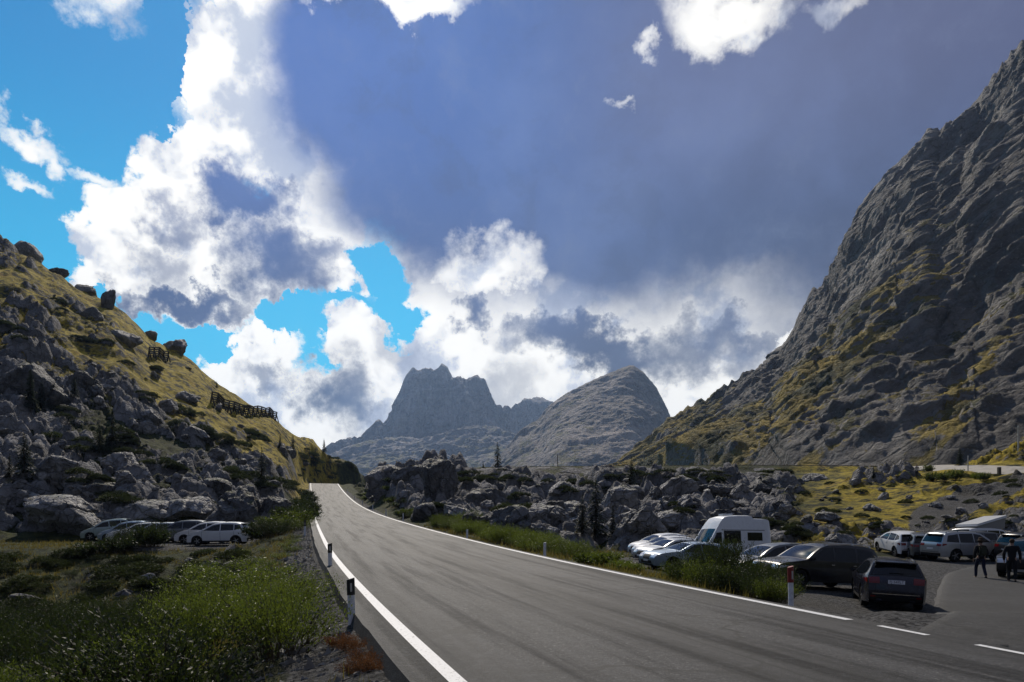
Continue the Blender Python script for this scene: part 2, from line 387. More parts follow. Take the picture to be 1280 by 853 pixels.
def mat_paint():
    m, g = newmat('road_paint'); p = geo(g)['Position']
    c = g.mix(g.sm(g.noise(p, 30, 5, .75), .52, .72), (.70, .70, .70), (.25, .245, .24)); c = g.mix(g.m('MULTIPLY', g.sm(g.noise(p, 11, 6, .75), .60, .66), .8), c, (.05, .05, .05))
    return finish(m, g, c, .6, .4, g.bump(g.noise(p, 60, 3, .8), .004, .5))
def mat_leaf(name, a, b, gloss=.45, scale=2.0, brown=0.0):
    m, g = newmat(name); p = geo(g)['Position']; t = attr(g, 'tone')
    oi = g.n('ShaderNodeObjectInfo').outputs['Random']
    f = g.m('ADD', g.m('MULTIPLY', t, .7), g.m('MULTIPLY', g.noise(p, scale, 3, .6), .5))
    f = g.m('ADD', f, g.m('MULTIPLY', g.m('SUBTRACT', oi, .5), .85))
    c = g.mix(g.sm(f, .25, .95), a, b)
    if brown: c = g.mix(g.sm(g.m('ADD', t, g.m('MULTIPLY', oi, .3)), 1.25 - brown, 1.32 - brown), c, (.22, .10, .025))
    return finish(m, g, c, gloss, .45, None, trans=g.mix(.5, c, tuple(min(1, v * 1.6) for v in b)))

M = {}
M['ground'] = mat_ground()
M['boulder'] = mat_rock('limestone_boulder', 1.0, (.33, .325, .33), .45)
M['boulder_b'] = mat_rock('limestone_boulder_dark', 1.3, (.17, .168, .172), .9)
M['asphalt'] = mat_asphalt('asphalt', (.026, .0265, .029))
M['side_asphalt'] = mat_asphalt('old_asphalt', (.028, .028, .029))
M['paint'] = mat_paint()

# ------------------------------------------------------------------ the road line
RK = np.linspace(-10, 190, 12)
RHD = np.array([-0.3512, -0.3087, -0.2814, -0.2787, -0.2791, -0.2772, -0.2749, -0.2736, -0.274, -0.2756, -0.276, -0.2744])
RSL = np.array([0.044, 0.056, 0.0645, 0.0697, 0.0765, 0.0859, 0.0971, 0.1088, 0.1203, 0.1311, 0.1412, 0.1508])
RK2 = np.concatenate([[-60, -30], RK[:11], [182, 190, 205, 225, 260]])
RHD2 = np.concatenate([[-.56, -.46], RHD[:11], [-.27, -.16, .05, .3, .5]])
RSL2 = np.concatenate([[.03, .035], RSL[:11], [.135, .03, -.08, -.1, -.1]])
RS = np.arange(-60, 260, .5)
_hd = np.interp(RS, RK2, RHD2); _sl = np.interp(RS, RK2, RSL2)
RX = np.cumsum(np.sin(_hd)) * .5; RY = np.cumsum(np.cos(_hd)) * .5; RZ = np.cumsum(_sl) * .5
_i = int(np.argmin(abs(RS))); RX += 3.1462 - RX[_i]; RY += 6 - RY[_i]; RZ += .3178 - RZ[_i]
RN = np.stack([np.cos(_hd), -np.sin(_hd)], 1)
def line_dist(X, Y, LX, LY, nx, ny):
    """nearest point of a polyline: signed offset (right positive), index"""
    sh = X.shape; X = X.reshape(-1); Y = Y.reshape(-1)
    best = np.full(X.shape, 1e9); bi = np.zeros(X.shape, np.int32)
    for k in range(0, len(LX), 4):
        d = (X - LX[k]) ** 2 + (Y - LY[k]) ** 2; c = d < best
        best[c] = d[c]; bi[c] = k
    for _ in range(3):
        tx, ty = -ny[bi], nx[bi]
        al = (X - LX[bi]) * tx + (Y - LY[bi]) * ty
        bi = np.clip(bi + np.round(al / .5).astype(np.int32), 0, len(LX) - 1)
    off = (X - LX[bi]) * nx[bi] + (Y - LY[bi]) * ny[bi]
    al = np.abs((X - LX[bi]) * -ny[bi] + (Y - LY[bi]) * nx[bi])
    off = np.where(al > 1.5, np.sign(off + 1e-6) * np.hypot(off, al), off)
    return off.reshape(sh), bi.reshape(sh)

# ------------------------------------------------------------------ lie of the land: for bearings across the view, depth and height
# (each entry: depth, row at which that ground shows from eye height)  or (depth, None, height)
def zz(Y, y): return CH + (HY - y) * Y / FP
NEAR = [(3, None, -.2), (8, None, -.9), (14, None, -1.9), (22, None, -2.2), (32, None, -1.7)]
LOT = [(3, None, .2), (8, None, .35), (12, None, .45), (16, None, .05), (20, None, -.25), (26, None, -.1), (31, None, .2), (38, None, .52), (44, None, .87)]
TBL = {
 -700: NEAR + [(42, None, 3), (60, None, 10), (90, None, 40), (140, None, 90), (300, None, 150), (450, None, 150)],
 -300: NEAR + [(42, None, .6), (46, None, 1.6), (58, None, 3), (75, 590), (110, 470), (170, 170), (230, 130), (450, 250)],
 0: NEAR + [(42, None, .6), (46, 686), (60, 677), (67, 640), (85, 575), (120, 445), (165, 322), (182, 306), (230, None, 60), (450, None, 20)],
 130: NEAR + [(42, None, .6), (46, 686), (60, 677), (66, 640), (85, 590), (125, 480), (178, 376), (186, 369), (235, None, 45), (450, None, 10)],
 215: NEAR + [(42, None, .6), (46, 684), (59, 676), (66, 636), (90, 594), (130, 515), (180, 444), (192, 435), (240, None, 35), (450, None, 5)],
 330: NEAR[:2] + [(14, None, -1.3), (22, None, -1.0), (32, None, -.3), (43, None, 1.5), (60, 672), (67, 650), (85, 618), (110, 592), (150, 555), (198, 513), (206, 512), (260, None, 10), (450, None, 0)],
 385: [(3, None, -.1), (8, None, -.2), (14, None, .1), (22, None, .7), (34, None, 1.6), (46, None, 2.5), (60, 650), (100, 632), (130, 616), (150, 602), (180, 580), (215, 549), (222, 548), (270, None, 15), (450, None, 0)],
 430: [(3, None, 0), (14, None, .5), (30, None, 1.7), (60, None, 4), (100, None, 7.5), (150, None, 13.2), (180, None, 17.4), (205, 592), (235, 574), (270, None, 20), (450, None, 0)],
 480: [(3, None, 0), (14, None, .7), (30, None, 1.8), (60, None, 4.1), (80, 645), (98, 622), (113, 597), (125, 592), (150, None, 13), (200, None, 12), (230, 592), (300, None, -10), (450, None, -40)],
 560: [(3, None, .1), (14, None, .7), (30, None, 1.7), (45, 668), (55, 662), (70, 643), (90, 612), (108, 590), (120, 588), (150, 587), (200, None, 8), (300, None, -30), (450, None, -60)],
 640: [(3, None, .1), (10, None, .5), (24, 690), (33, 690), (45, 683), (55, 670), (75, 636), (95, 605), (112, 587), (125, 586), (150, 585.5), (200, None, 8), (300, None, -30), (450, None, -60)],
 760: [(3, None, .2), (10, None, .5), (18, 717), (26, 715), (36, 705), (50, 692), (60, 668), (80, 630), (100, 600), (116, 586), (130, 585), (150, 584.5), (200, None, 12), (300, None, 0), (450, None, -10)],
 900: LOT[:3] + [(18, None, .3), (24, None, .2), (40, None, .4), (46, 701), (60, 662), (80, 622), (100, 598), (118, 587), (130, 585), (160, 586), (300, 588), (450, None, 30)],
 1000: LOT[:3] + [(18, None, .1), (24, None, .1), (42, None, .6), (48, 692), (60, 658), (80, 628), (100, 605), (116, 588), (125, 586), (160, 586), (280, 587), (450, None, 60)],
 1100: LOT + [(50, 686), (60, 660), (78, 625), (92, 604), (108, 587.5), (116, 586), (130, 587), (250, 590), (450, None, 80)],
 1200: LOT + [(52, 680), (64, 645), (78, 612), (86, 601), (96, 586.5), (102, 586), (115, 586), (230, 590), (450, None, 90)],
 1280: LOT + [(50, 688), (55, 668), (66, 625), (78, 598), (86, 590), (92, 588.5), (100, 572), (112, 558), (140, 575), (250, 590), (450, None, 100)],
 1450: LOT + [(50, 690), (57, 665), (68, 620), (80, 595), (88, 591), (100, 560), (125, 500), (250, 520), (450, None, 150)],
 2100: LOT + [(50, 690), (60, 665), (72, 620), (90, 595), (110, 540), (140, 480), (250, 420), (450, None, 200)],
}
TU = np.array(sorted(TBL)); TLY = np.linspace(math.log(3), math.log(450), 900)
TZ = np.zeros((len(TU), len(TLY)))
_k = np.exp(-np.linspace(-2, 2, 13) ** 2); _k /= _k.sum()
for i, u in enumerate(TU):
    P = [(e[0], zz(e[0], e[1]) if e[1] is not None else e[2]) for e in TBL[u]]
    v = np.interp(np.exp(TLY), [a for a, b in P], [b for a, b in P])
    TZ[i] = np.convolve(np.pad(v, 6, mode='edge'), _k, 'valid')
def base_z(U, Y):
    fu = np.interp(U, TU, np.arange(len(TU))); fy = np.interp(np.log(np.maximum(Y, 3)), TLY, np.arange(len(TLY)))
    iu = np.clip(fu.astype(int), 0, len(TU) - 2); iy = np.clip(fy.astype(int), 0, len(TLY) - 2)
    a = fu - iu; b = fy - iy; a = a * a * (3 - 2 * a) * .5 + a * .5
    return (TZ[iu, iy] * (1 - a) + TZ[iu + 1, iy] * a) * (1 - b) + (TZ[iu, iy + 1] * (1 - a) + TZ[iu + 1, iy + 1] * a) * b

def path_pts(L, step=.5):
    P = np.array([[(x - 640) / FP * Y, Y, zz(Y, y)] for x, y, Y in L], float)
    d = np.concatenate([[0], np.cumsum(np.hypot(*np.diff(P[:, :2], axis=0).T))]); s = np.arange(0, d[-1], step)
    Q = np.stack([np.interp(s, d, P[:, k]) for k in range(3)], 1)
    kk = np.ones(25) / 25
    for k in range(3): Q[:, k] = np.convolve(np.pad(Q[:, k], 12, mode='reflect', reflect_type='odd'), kk, 'valid')
    t = np.gradient(Q[:, :2], axis=0); t /= np.linalg.norm(t, axis=1)[:, None]
    return Q, np.stack([t[:, 1], -t[:, 0]], 1)
UP, UPN = path_pts([(600, 586, 126), (700, 585, 126), (800, 584, 124), (960, 583.5, 121), (1060, 584, 116), (1130, 584.5, 110), (1200, 586, 100), (1280, 589.5, 91), (1400, 594, 86), (1700, 600, 84)])
TR, TRN = path_pts([(1010, 614, 92), (1080, 612, 88), (1130, 611, 85), (1200, 610, 80), (1255, 606, 78), (1300, 600, 80)])

# grid: bearings fine across the view, coarse outside; depth rows densest where slopes face the camera
gu = np.concatenate([np.linspace(-700, -60, 90)[:-1], np.linspace(-60, 1340, 850), np.linspace(1340, 2100, 80)[1:]])
gy = np.concatenate([np.geomspace(3, 40, 170)[:-1], np.geomspace(40, 235, 560), np.geomspace(235, 450, 40)[1:]])
GU, GY = np.meshgrid(gu, gy); GX = (GU - 640) / FP * GY
Z0 = base_z(GU, GY)
off, bi = line_dist(GX, GY, RX, RY, RN[:, 0], RN[:, 1]); roff, rbi = off, bi
wr = np.where(off < 0, 1 - sst(-off, 4.3, 8.2), 1 - sst(off, 4.0, 8.0))
mouth = sst(GU, 1060, 1120) * (off > 0)
wr = np.maximum(wr, mouth * (1 - sst(off, 4.0, 8.0)))
tz = RZ[bi] - .16 - .18 * sst(np.abs(off), 3.7, 4.6) * (1 - mouth)+ mouth * .09
Z0 = Z0 * (1 - wr) + tz * wr
o2, b2 = line_dist(GX, GY, UP[:, 0], UP[:, 1], UPN[:, 0], UPN[:, 1])
w2 = 1 - sst(np.abs(o2), 2.6, 6); UC = np.interp(640 + FP * UP[:, 0] / UP[:, 1], [900, 1100, 1165, 1280, 1500], [.0, .0, .24, .34, .34])
Z0 = Z0 * (1 - w2) + (UP[b2, 2] - .10 - UC[b2] * np.clip(o2, -3, 3)) * w2
o3, b3 = line_dist(GX, GY, TR[:, 0], TR[:, 1], TRN[:, 0], TRN[:, 1])
w3 = (1 - sst(np.abs(o3), .9, 2.5)); Z0 = Z0 * (1 - w3) + (Z0 * .0 + TR[b3, 2] - .05) * w3

# what the ground is made of
lp = fbm(GX / 26, GY / 26, GX * 0 + 3.3, 4, .55, 11); lp2 = fbm(GX / 8, GY / 8, GX * 0, 4, .55, 23)
rock = np.zeros_like(GX)
left = 1 - sst(GU, 395, 440)
hill = left * sst(GY, 60, 64)
lowhill = 1 - sst(GY + (GU - 150) * .10, 95, 140)
rock = np.maximum(rock, hill * (.24 + .50 * lowhill + .14 * (1 - sst(GU, 40, 160))))
rock = np.maximum(rock, left * sst(GY, 30, 36) * (1 - sst(GY, 42, 45)) * .55 * sst(GU, 60, 120) * (1 - sst(GU, 290, 330)))
ramp_ = sst(GU, 425, 450) * (1 - sst(GU, 930, 1080)) * sst(roff, 5.5, 8.5) * sst(GY, 46, 54)
rock = np.maximum(rock, ramp_ * .95)
rgt = sst(GU, 930, 1080) * sst(GY, 46, 52) * (1 - sst(GY, 150, 200))
rock = np.maximum(rock, rgt * (.30 + .25 * lp + .2 * lp2))
rock = rock + .40 * lp * (rock > .05) + .30 * lp2 * (rock > .05)
flat = np.maximum.reduce([wr, w2, w3])
lot = sst(GU, 700, 760) * (1 - sst(GY, 44, 47)); ter = left * sst(GY, 44.5, 46) * (1 - sst(GY, 59, 62)) * (1 - sst(GU, 330, 380))
lot = lot * (1 - sst(roff, 9, 14) * 0)
clear = np.maximum.reduce([flat, lot, ter])
rock = np.clip(rock, 0, 1) * (1 - clear)
far_plain = sst(GU, 500, 560) * (1 - sst(GU, 1150, 1250)) * sst(GY, 122, 130)
rock *= 1 - .6 * far_plain
plat = 1 - .85 * far_plain
# relief
f1, f2, ci = cells(GX / 5.6 + lp2 * .3, GY / 5.6 + lp * .3, 3)
blk = np.minimum(1, (f2 - f1) * 2.6) * (.25 + ci) - .45 * sst(f1, .5, .9)
g1, g2, gi = cells(GX / 2.1 + lp2 * .4, GY / 2.7 + lp * .2, 9)
blk2 = np.minimum(1, (g2 - g1) * 2.8) * (.2 + gi)
k1, k2, ki = cells(GX / 1.0, GY / 1.0, 17)
blk3 = np.minimum(1, (k2 - k1) * 3) * (.2 + ki)
rz = sst(rock, .32, .62)
amp = np.clip(GY / 90, .5, 1.25)
fine = fbm(GX / 1.6, GY / 1.6, Z0 / 2, 4, .55, 31)
disp = rz * plat * amp * (2.1 * (blk - .35) + 1.0 * (blk2 - .4) + .36 * blk3 + .42 * fine)
soft = (1 - clear) * (.55 * lp2 * sst(GY, 8, 40) + .10 * fine + .9 * lp2 * left * sst(GY, 120, 150))
crest = sst(GU, 365, 385) * (1 - sst(GU, 450, 470)) * sst(GY, 150, 170)
rock = rock * (1 - crest) - .6 * crest
lp3 = fbm(GX / 3.2, GY / 3.2, GX * 0, 4, .55, 57)
hol = left * (1 - clear) * sst(GY, 12, 18) * (1 - sst(GY, 43, 45))
soft = soft + hol * 1.1 * lp3 / np.clip(GY / 60, .3, 1.3) * .5
disp += soft * np.clip(GY / 60, .3, 1.3) * (1 - .6 * far_plain)
# fade the relief just below the plateau rim so the rim keeps its line
rim = sst(GU, 572, 590) * (1 - sst(GU, 1180, 1230)) * sst(GY, 96, 110)
disp *= 1 - .88 * rim
GZ = Z0 + disp
wr2 = 1 - sst(np.abs(roff), 4.0, 6.5)
GZ = GZ * (1 - wr2) + np.minimum(GZ, RZ[rbi] - .02) * wr2
dry = left * sst(GY, 100, 150) * .95 + rgt * (.60 + .5 * sst(GU, 1100, 1220) + .35 * lp) + .15
dry = np.maximum(dry, sst(GU, 1180, 1260) * sst(GY, 95, 105) * 1.2); rock = rock * (1 - sst(GU, 1190, 1230) * sst(GY, 98, 103) * (1 - sst(GY, 125, 140)))
dry = dry - .3 * left * (1 - sst(GY, 60, 90)) - .35 * left * (1 - sst(GY, 42, 46))
verge = sst(-roff, 3.4, 3.7) * (1 - sst(-roff, 4.3, 5.2)) + sst(roff, 3.4, 3.7) * (1 - sst(roff, 4.2, 5.4)) + (np.abs(roff) < 3.6)
scree_t = GU - 1180 - (650 - (HY - (Z0 - CH) * FP / GY)) * 2.2
scree = sst(GU, 1120, 1150) * (1 - sst(np.abs(scree_t + 20), 28, 55)) * sst(GY, 52, 56) * (1 - sst(GY, 74, 80)) * .9
gravel = np.clip(np.maximum.reduce([verge * (1 - sst(GY, 150, 170)), lot * .95, ter * .75 * sst(GU, 90, 130), scree, w3]), 0, 1)
gravel = gravel * (1 - .7 * lot * sst(roff, 3, 4.5) * (1 - sst(GU, 930, 960)) * (1 - sst(GY, 32, 38)))
def g_interp(A, X, Y):
    Y = max(Y, 3.01); u = 640 + FP * X / Y
    fu = np.interp(u, gu, np.arange(len(gu))); fy = np.interp(Y, gy, np.arange(len(gy)))
    i, j = min(int(fu), len(gu) - 2), min(int(fy), len(gy) - 2); a, b = fu - i, fy - j
    return float((A[j, i] * (1 - a) + A[j, i + 1] * a) * (1 - b) + (A[j + 1, i] * (1 - a) + A[j + 1, i + 1] * a) * b)
def gz(X, Y): return g_interp(GZ, X, Y)
ground = grid_mesh('ground', GX, GY, GZ, [M['ground']], dict(rock=rock, dry=dry, gravel=gravel, coarse=GY * 0, crevice=np.clip(.55 - blk, 0, 1) * rz))
tag(ground, kind='structure')
# the same valley floor carried on behind and around the viewpoint
bx, by = np.meshgrid(np.linspace(-1200, 1200, 60), np.linspace(-900, 3.2, 50))
bz = -.25 + 3 * fbm(bx / 60, by / 60, bx * 0, 4, .5, 41) * sst(np.hypot(bx, by), 12, 60) + .10 * np.maximum(0, np.abs(bx) - 60) ** 1.25 * .5 - .04
tag(grid_mesh('terrain_behind', bx, by, bz, [M['ground']], dict(rock=.4 + 0 * bx, dry=.3 + 0 * bx, gravel=0 * bx, coarse=0 * bx)), kind='structure')
vx, vy = np.meshgrid(np.linspace(-4300, 4300, 40), np.linspace(440, 5100, 40))
tag(grid_mesh('valley', vx, vy, -75 + 6 * fbm(vx / 300, vy / 300, vx * 0, 4), [M['ground']], dict(rock=.25 + 0 * vx, dry=.2 + 0 * vx, gravel=0 * vx, coarse=0 * vx)), kind='structure')

# ------------------------------------------------------------------ road, markings, side roads
def strip(name, LX, LY, LZ, N, offs, lift, mat, s0=0, s1=None, skirt=False, wob=0.0, kind='structure', tilt=None):
    s1 = s1 or len(LX); sl = slice(s0, s1)
    cols = [(o, lift) for o in offs]
    if skirt: cols = [(offs[0] - .10, lift - .30)] + cols + [(offs[-1] + .10, lift - .30)]
    n = s1 - s0; r = np.random.RandomState(3)
    wb = np.convolve(r.randn(n + 8), np.ones(9) / 9, 'valid') * wob
    X = np.zeros((n, len(cols))); Y = X.copy(); Z = X.copy(); A = X.copy()
    for k, (o, l) in enumerate(cols):
        oo = o + (wb if k in (0, 1) and skirt else 0) * 1.0
        X[:, k] = LX[sl] + N[sl, 0] * oo; Y[:, k] = LY[sl] + N[sl, 1] * oo; Z[:, k] = LZ[sl] + l - (0 if tilt is None else tilt[sl] * o); A[:, k] = o / 3.3 * .5
    ob = grid_mesh(name, X, Y, Z, [mat], dict(across=A, along=np.repeat((np.arange(n) + s0)[:, None] * .5, len(cols), 1)), smooth=False)
    return tag(ob, kind=kind)
crown = lambda: None
strip('road', RX, RY, RZ, RN, [-3.72, -3.3, -1.65, 0, 1.65, 3.3, 3.55], .0, M['asphalt'], 50, 600, skirt=True, wob=.05)
strip('edge_line', RX, RY, RZ, RN, [-3.38, -3.22], .006, M['paint'], 60, 560)
i_end = int(np.argmin(np.abs((640 + FP * (RX + RN[:, 0] * 3.3) / RY) - 1062) + 1e3 * (RY < 4)))
def s_at(px):
    U = 640 + FP * (RX + RN[:, 0] * 3.3) / np.maximum(RY + RN[:, 1] * 3.3, .5)
    return int(np.argmin(np.abs(U - px) + 1e4 * (RY < 0)))
_U = 640 + FP * (RX + RN[:, 0] * 3.3) / np.maximum(RY + RN[:, 1] * 3.3, .6)
def s_of(px):
    k = [i for i in range(100, 300) if _U[i] >= px > _U[i + 1]][-1]; return RS[k] + .5 * (_U[k] - px) / (_U[k] - _U[k + 1])
def dash(a, b, w0=3.22, w1=3.38):
    s = np.arange(a, b, .25) if b - a > 5 else np.linspace(a, b, 12); F = [np.interp(s, RS, q) for q in (RX, RY, RZ, RN[:, 0], RN[:, 1])]
    strip('edge_line', F[0], F[1], F[2], np.stack(F[3:], 1), [w0, w1], .006, M['paint'])
dash(s_of(1062), 220)
for a, b in ((1160, 1100), (1340, 1222), (1700, 1450)): dash(s_of(a), s_of(b), 3.24, 3.35)
strip('upper_road', UP[:, 0], UP[:, 1], UP[:, 2], UPN, [-1.9, 0, 1.9], .07, tilt=UC, mat= plain('pale_track', (.42, .39, .34), .9, .2, dirt=.5, dscale=.8))
strip('trail', TR[:, 0], TR[:, 1], TR[:, 2], TRN, [-.45, 0, .45], .03, plain('trail_dust', (.36, .31, .22), .95, .2, dirt=.5, dscale=1.5))
# side road: asphalt apron leaving on the right; its left edge wanders
def side_left(Y): return np.interp(Y, [9.5, 12, 14, 17, 19, 24, 29, 35, 38, 40], [1120, 1178, 1177, 1166, 1160, 1164, 1170, 1182, 1205, 1225])
n_r, n_c = 90, 60
sy = np.linspace(5.5, 39.5, n_r)[:, None] * np.ones((1, n_c)); t = np.linspace(0, 1, n_c)[None, :]
ul = side_left(sy) + 2.2 * fbm(sy / .9, sy * 0, sy * 0, 3); xl = (ul - 640) / FP * sy; xr = np.maximum(xl + 8.5, 5 + sy * .95) + 3.0
sx = xl * (1 - t) + xr * t
so_, sb_ = line_dist(sx, sy, RX, RY, RN[:, 0], RN[:, 1])
sx = np.where(so_ < 3.45, sx + (3.45 - so_) * RN[sb_, 0], sx); sy = np.where(so_ < 3.45, sy + (3.45 - so_) * RN[sb_, 1], sy)
sz = np.vectorize(lambda a, b: g_interp(Z0, a, b))(sx, sy)
so_, sb_ = line_dist(sx, sy, RX, RY, RN[:, 0], RN[:, 1])
nr = 1 - sst(so_, 3.5, 5.5); sz = (sz + .07) * (1 - nr) + (RZ[sb_] - .012) * nr
sz[so_ < 3.6] = (RZ[sb_] - .012)[so_ < 3.6]
sz[:, 0] -= .12
tag(grid_mesh('side_road', sx, sy, sz, [M['side_asphalt']], dict(across=sx * 0 + .12)), kind='structure')
# worn gravel lip between main road and lot

# ------------------------------------------------------------------ mountains
def mountain(name, sil, depth, base_y, base_d, mat, nu=500, nv=360, amps=(14, 5, 1.6), sc_=(60, 18, 5), prof=1.0, u0=None, u1=None, grassf=None, aniso=(1, 1, 1), back=1.4, seed=0, jag=0.0, tilt=0.0, bulge=0.0):
    S = np.array(sil, float); u0 = u0 if u0 is not None else S[0, 0]; u1 = u1 if u1 is not None else S[-1, 0]
    U = np.linspace(u0, u1, nu); ys = np.interp(U, S[:, 0], S[:, 1])
    D = np.interp(U, *zip(*depth)) if isinstance(depth, list) else np.full(nu, float(depth))
    BD = np.interp(U, *zip(*base_d)) if isinstance(base_d, list) else np.full(nu, float(base_d))
    BY = np.interp(U, *zip(*base_y)) if isinstance(base_y, list) else np.full(nu, float(base_y))
    zr = CH + (HY - ys) * D / FP; zb = CH + (HY - BY) * BD / FP
    nb = nv // 5; v = np.linspace(0, 1, nv)[:, None]
    Yd = BD + (D - BD) * v ** .9
    Z = zb + (zr - zb) * v ** prof
    Y = Yd; Uf = np.broadcast_to(U, Y.shape)
    X = (Uf - 640) / FP * Y
    # back side
    vb = np.linspace(0, 1, nb + 1)[1:, None]
    Yb = D + (D - BD) * .8 * vb * back + 5; Zb = zr - (zr - np.minimum(zb, zr)) * vb ** 1.2
    Xb = (np.broadcast_to(U, Yb.shape) - 640) / FP * (D + (Yb - D) * .6)
    X = np.concatenate([X, Xb]); Y = np.concatenate([Y, Yb]); Z = np.concatenate([Z, Zb])
    V = np.concatenate([np.broadcast_to(v, (nv, nu)), 1 + np.broadcast_to(vb, (nb, nu))])
    P = np.stack([X, Y, Z], -1)
    dv = np.gradient(P, axis=0); du = np.gradient(P, axis=1)
    N = np.cross(du, dv); N /= np.linalg.norm(N, axis=-1, keepdims=True) + 1e-9
    N[N[..., 2] < 0] *= -1
    ax, ay, az_ = aniso
    qx, qy, qz = X * ax + tilt * Z, Y * ay, Z * az_ - tilt * X * .35
    d = amps[0] * fbm(qx / sc_[0], qy / sc_[0], qz / sc_[0], 5, .5, seed, ridge=True)
    if tilt:
        qx, qy, qz = (X * .74 + Z * .67) * .42, Y * .8, (Z * .74 - X * .67)
        d = amps[0] * fbm(qx / sc_[0], qy / sc_[0], qz / sc_[0], 5, .5, seed, ridge=True)
    wx = fbm(X / sc_[1], Y / sc_[1], Z / sc_[1], 3, .5, seed + 40) * .5
    d = d + amps[1] * fbm(qx / sc_[1] + wx, qy / sc_[1], qz / sc_[1], 5, .55, seed + 10, ridge=True)
    d = d + amps[2] * fbm(X / sc_[2], Y / sc_[2], Z / sc_[2], 4, .6, seed + 20)
    edge = np.minimum(1, V * 14) * .9 + .1
    rim = 1 - .55 * np.exp(-((V - 1) / .03) ** 2)
    P = P + N * (d * edge * rim)[..., None]
    if jag:
        jg = fbm(U / 9, U * 0, U * 0 + seed, 5, .62, seed + 3, ridge=True); P[..., 2] += jag * (jg[None, :] + .1) * np.exp(-((V - 1) / .06) ** 2)
    # keep the skyline where it stands: settle each bearing to its true height, leaving only the fine teeth
    for _ in range(1):
        uu = 640 + FP * P[..., 0] / P[..., 1]; rr = HY - FP * (P[..., 2] - CH) / P[..., 1]; ub = np.linspace(u0, u1, 300)
        kb = np.clip(((uu - u0) / (u1 - u0) * 299).round().astype(int), 0, 299); mn = np.full(300, 1e9); np.minimum.at(mn, kb.ravel(), rr.ravel())
        okb = mn < 1e8; mn = np.interp(ub, ub[okb], mn[okb]); df = np.interp(ub, S[:, 0], S[:, 1]) - mn
        kk = np.hanning(13); kk /= kk.sum(); df = np.convolve(np.pad(df, 6, mode='edge'), kk, 'valid')
        P[..., 2] -= np.interp(uu, ub, df) * P[..., 1] / FP * np.clip(V, 0, 1) ** 1.5
    G = grassf(X, Y, Z, V, np.broadcast_to(U, X.shape)) if grassf else X * 0
    return tag(grid_mesh(name, P[..., 0], P[..., 1], P[..., 2], [mat], dict(grass=G)), kind='structure')

SR = [(740,600),(765,585),(800,553),(835,521),(870,502),(905,482),(935,462),(960,446),(985,424),(988,408),(1000,385),(1010,368),(1025,348),(1040,330),(1050,305),(1060,288),(1080,250),
      (1095,232),(1110,212),(1135,190),(1150,170),(1162,158),(1168,157),(1172,168),(1185,153),(1200,140),(1215,130),(1230,118),(1236,100),(1250,80),(1262,66),(1280,48),(1350,-20),(1450,-80),(1600,-120),(1900,-60),(2300,150)]
mr = mat_mountain('dolomite_crag', 1.0, (.31, .29, .27), ((.055, .060, .018), (.38, .28, .05)), 1.3, 7.0, .2, .9)
def gr_r(X, Y, Z, V, U):
    low = (1 - sst(U, 860, 960)) * .62 + .42 * (1 - sst(V, .25, .6)) + .14
    slab = .35 * (1 - sst(np.abs((Z - 60) - (U - 1000) * .55), 20, 70)) * sst(U, 950, 1050)
    return low + slab - .14 - .14 * sst(U, 900, 1020) - .16 * sst(V, .4, .8) * sst(U, 900, 1000)
mountain('mountain', SR, [(740, 640), (990, 560), (1280, 480), (2300, 420)], [(740, 606), (1000, 600), (2300, 600)], [(740, 560), (800, 420), (900, 300), (1000, 240), (1100, 215), (1280, 185), (2300, 160)],
         mr, nu=760, nv=430, amps=(18, 5.5, 2.4), sc_=(90, 26, 5.5), prof=1.08, grassf=gr_r, seed=5, jag=5, tilt=.55)
SP = [(560,640),(600,600),(630,562),(651,537),(673,524),(687,506),(709,491),(741,475),(777,460),(786,457),(791,456.5),(796,460),(802,463),(820,483),(831,504),(836,515),(850,545),(880,590),(940,640)]
mp = mat_mountain('pale_peak', .35, (.33, .285, .25), ((.10, .10, .04), (.17, .14, .06)), 1.2, 3.5, .5)
mountain('mountain', SP, 2100, 640, [(560, 1750), (700, 1450), (800, 1500), (940, 1700)], mp, nu=420, nv=260, amps=(18, 7, 3.2), sc_=(230, 75, 18), prof=.9,
         grassf=lambda X, Y, Z, V, U: .50 * (1 - sst(V, .0, .4)) + .25 * (1 - sst(U, 680, 760)), seed=61, jag=3, tilt=.8)
SM = [(330,620),(380,580),(416,553),(427,550),(445,546),(459,542),(467,535),(469,523),(473,521),(477,526),(482,530),(486,519),(492,505),(497,494),(502,480),(508,467),(515,460),(526,462),(538,459),(543,465),
      (546,460),(550,457),(556,455),(560,464),(566,470),(580,473),(592,470),(605,472),(612,487),(617,497),(621,506),(626,506),(630,512),(632,505),(634,504),(637,512),(644,505),(655,499),(662,497),(670,498),(677,496),(687,503),(700,500),(760,520),(840,560),(900,600)]
mm = mat_mountain('far_massif', .22, (.34, .31, .30), ((.13, .125, .055), (.20, .18, .10)), .6, 3.0, .8)
# the massif: towers on a broad apron
mountain('mountain', SM, [(330, 3300), (480, 3500), (620, 3500), (700, 4200), (900, 4200)], 640, [(330, 2900), (500, 3230), (610, 3260), (700, 3900), (900, 3900)], mm, nu=520, nv=260, amps=(55, 42, 9), sc_=(380, 100, 28), prof=.75,
         aniso=(1, 1, .12), grassf=lambda X, Y, Z, V, U: X * 0 - .3, seed=91, jag=16)
SA = [(300,640),(370,600),(416,566),(440,556),(470,549),(500,546),(530,548),(560,540),(590,532),(620,533),(650,545),(690,560),(760,570),(860,600)]
mountain('mountain', SA, 3050, 660, 2300, mm, nu=420, nv=220, amps=(46, 22, 7), sc_=(330, 100, 26), prof=.85,
         grassf=lambda X, Y, Z, V, U: .42 * (1 - V) + .08, seed=131, jag=10, tilt=.3)
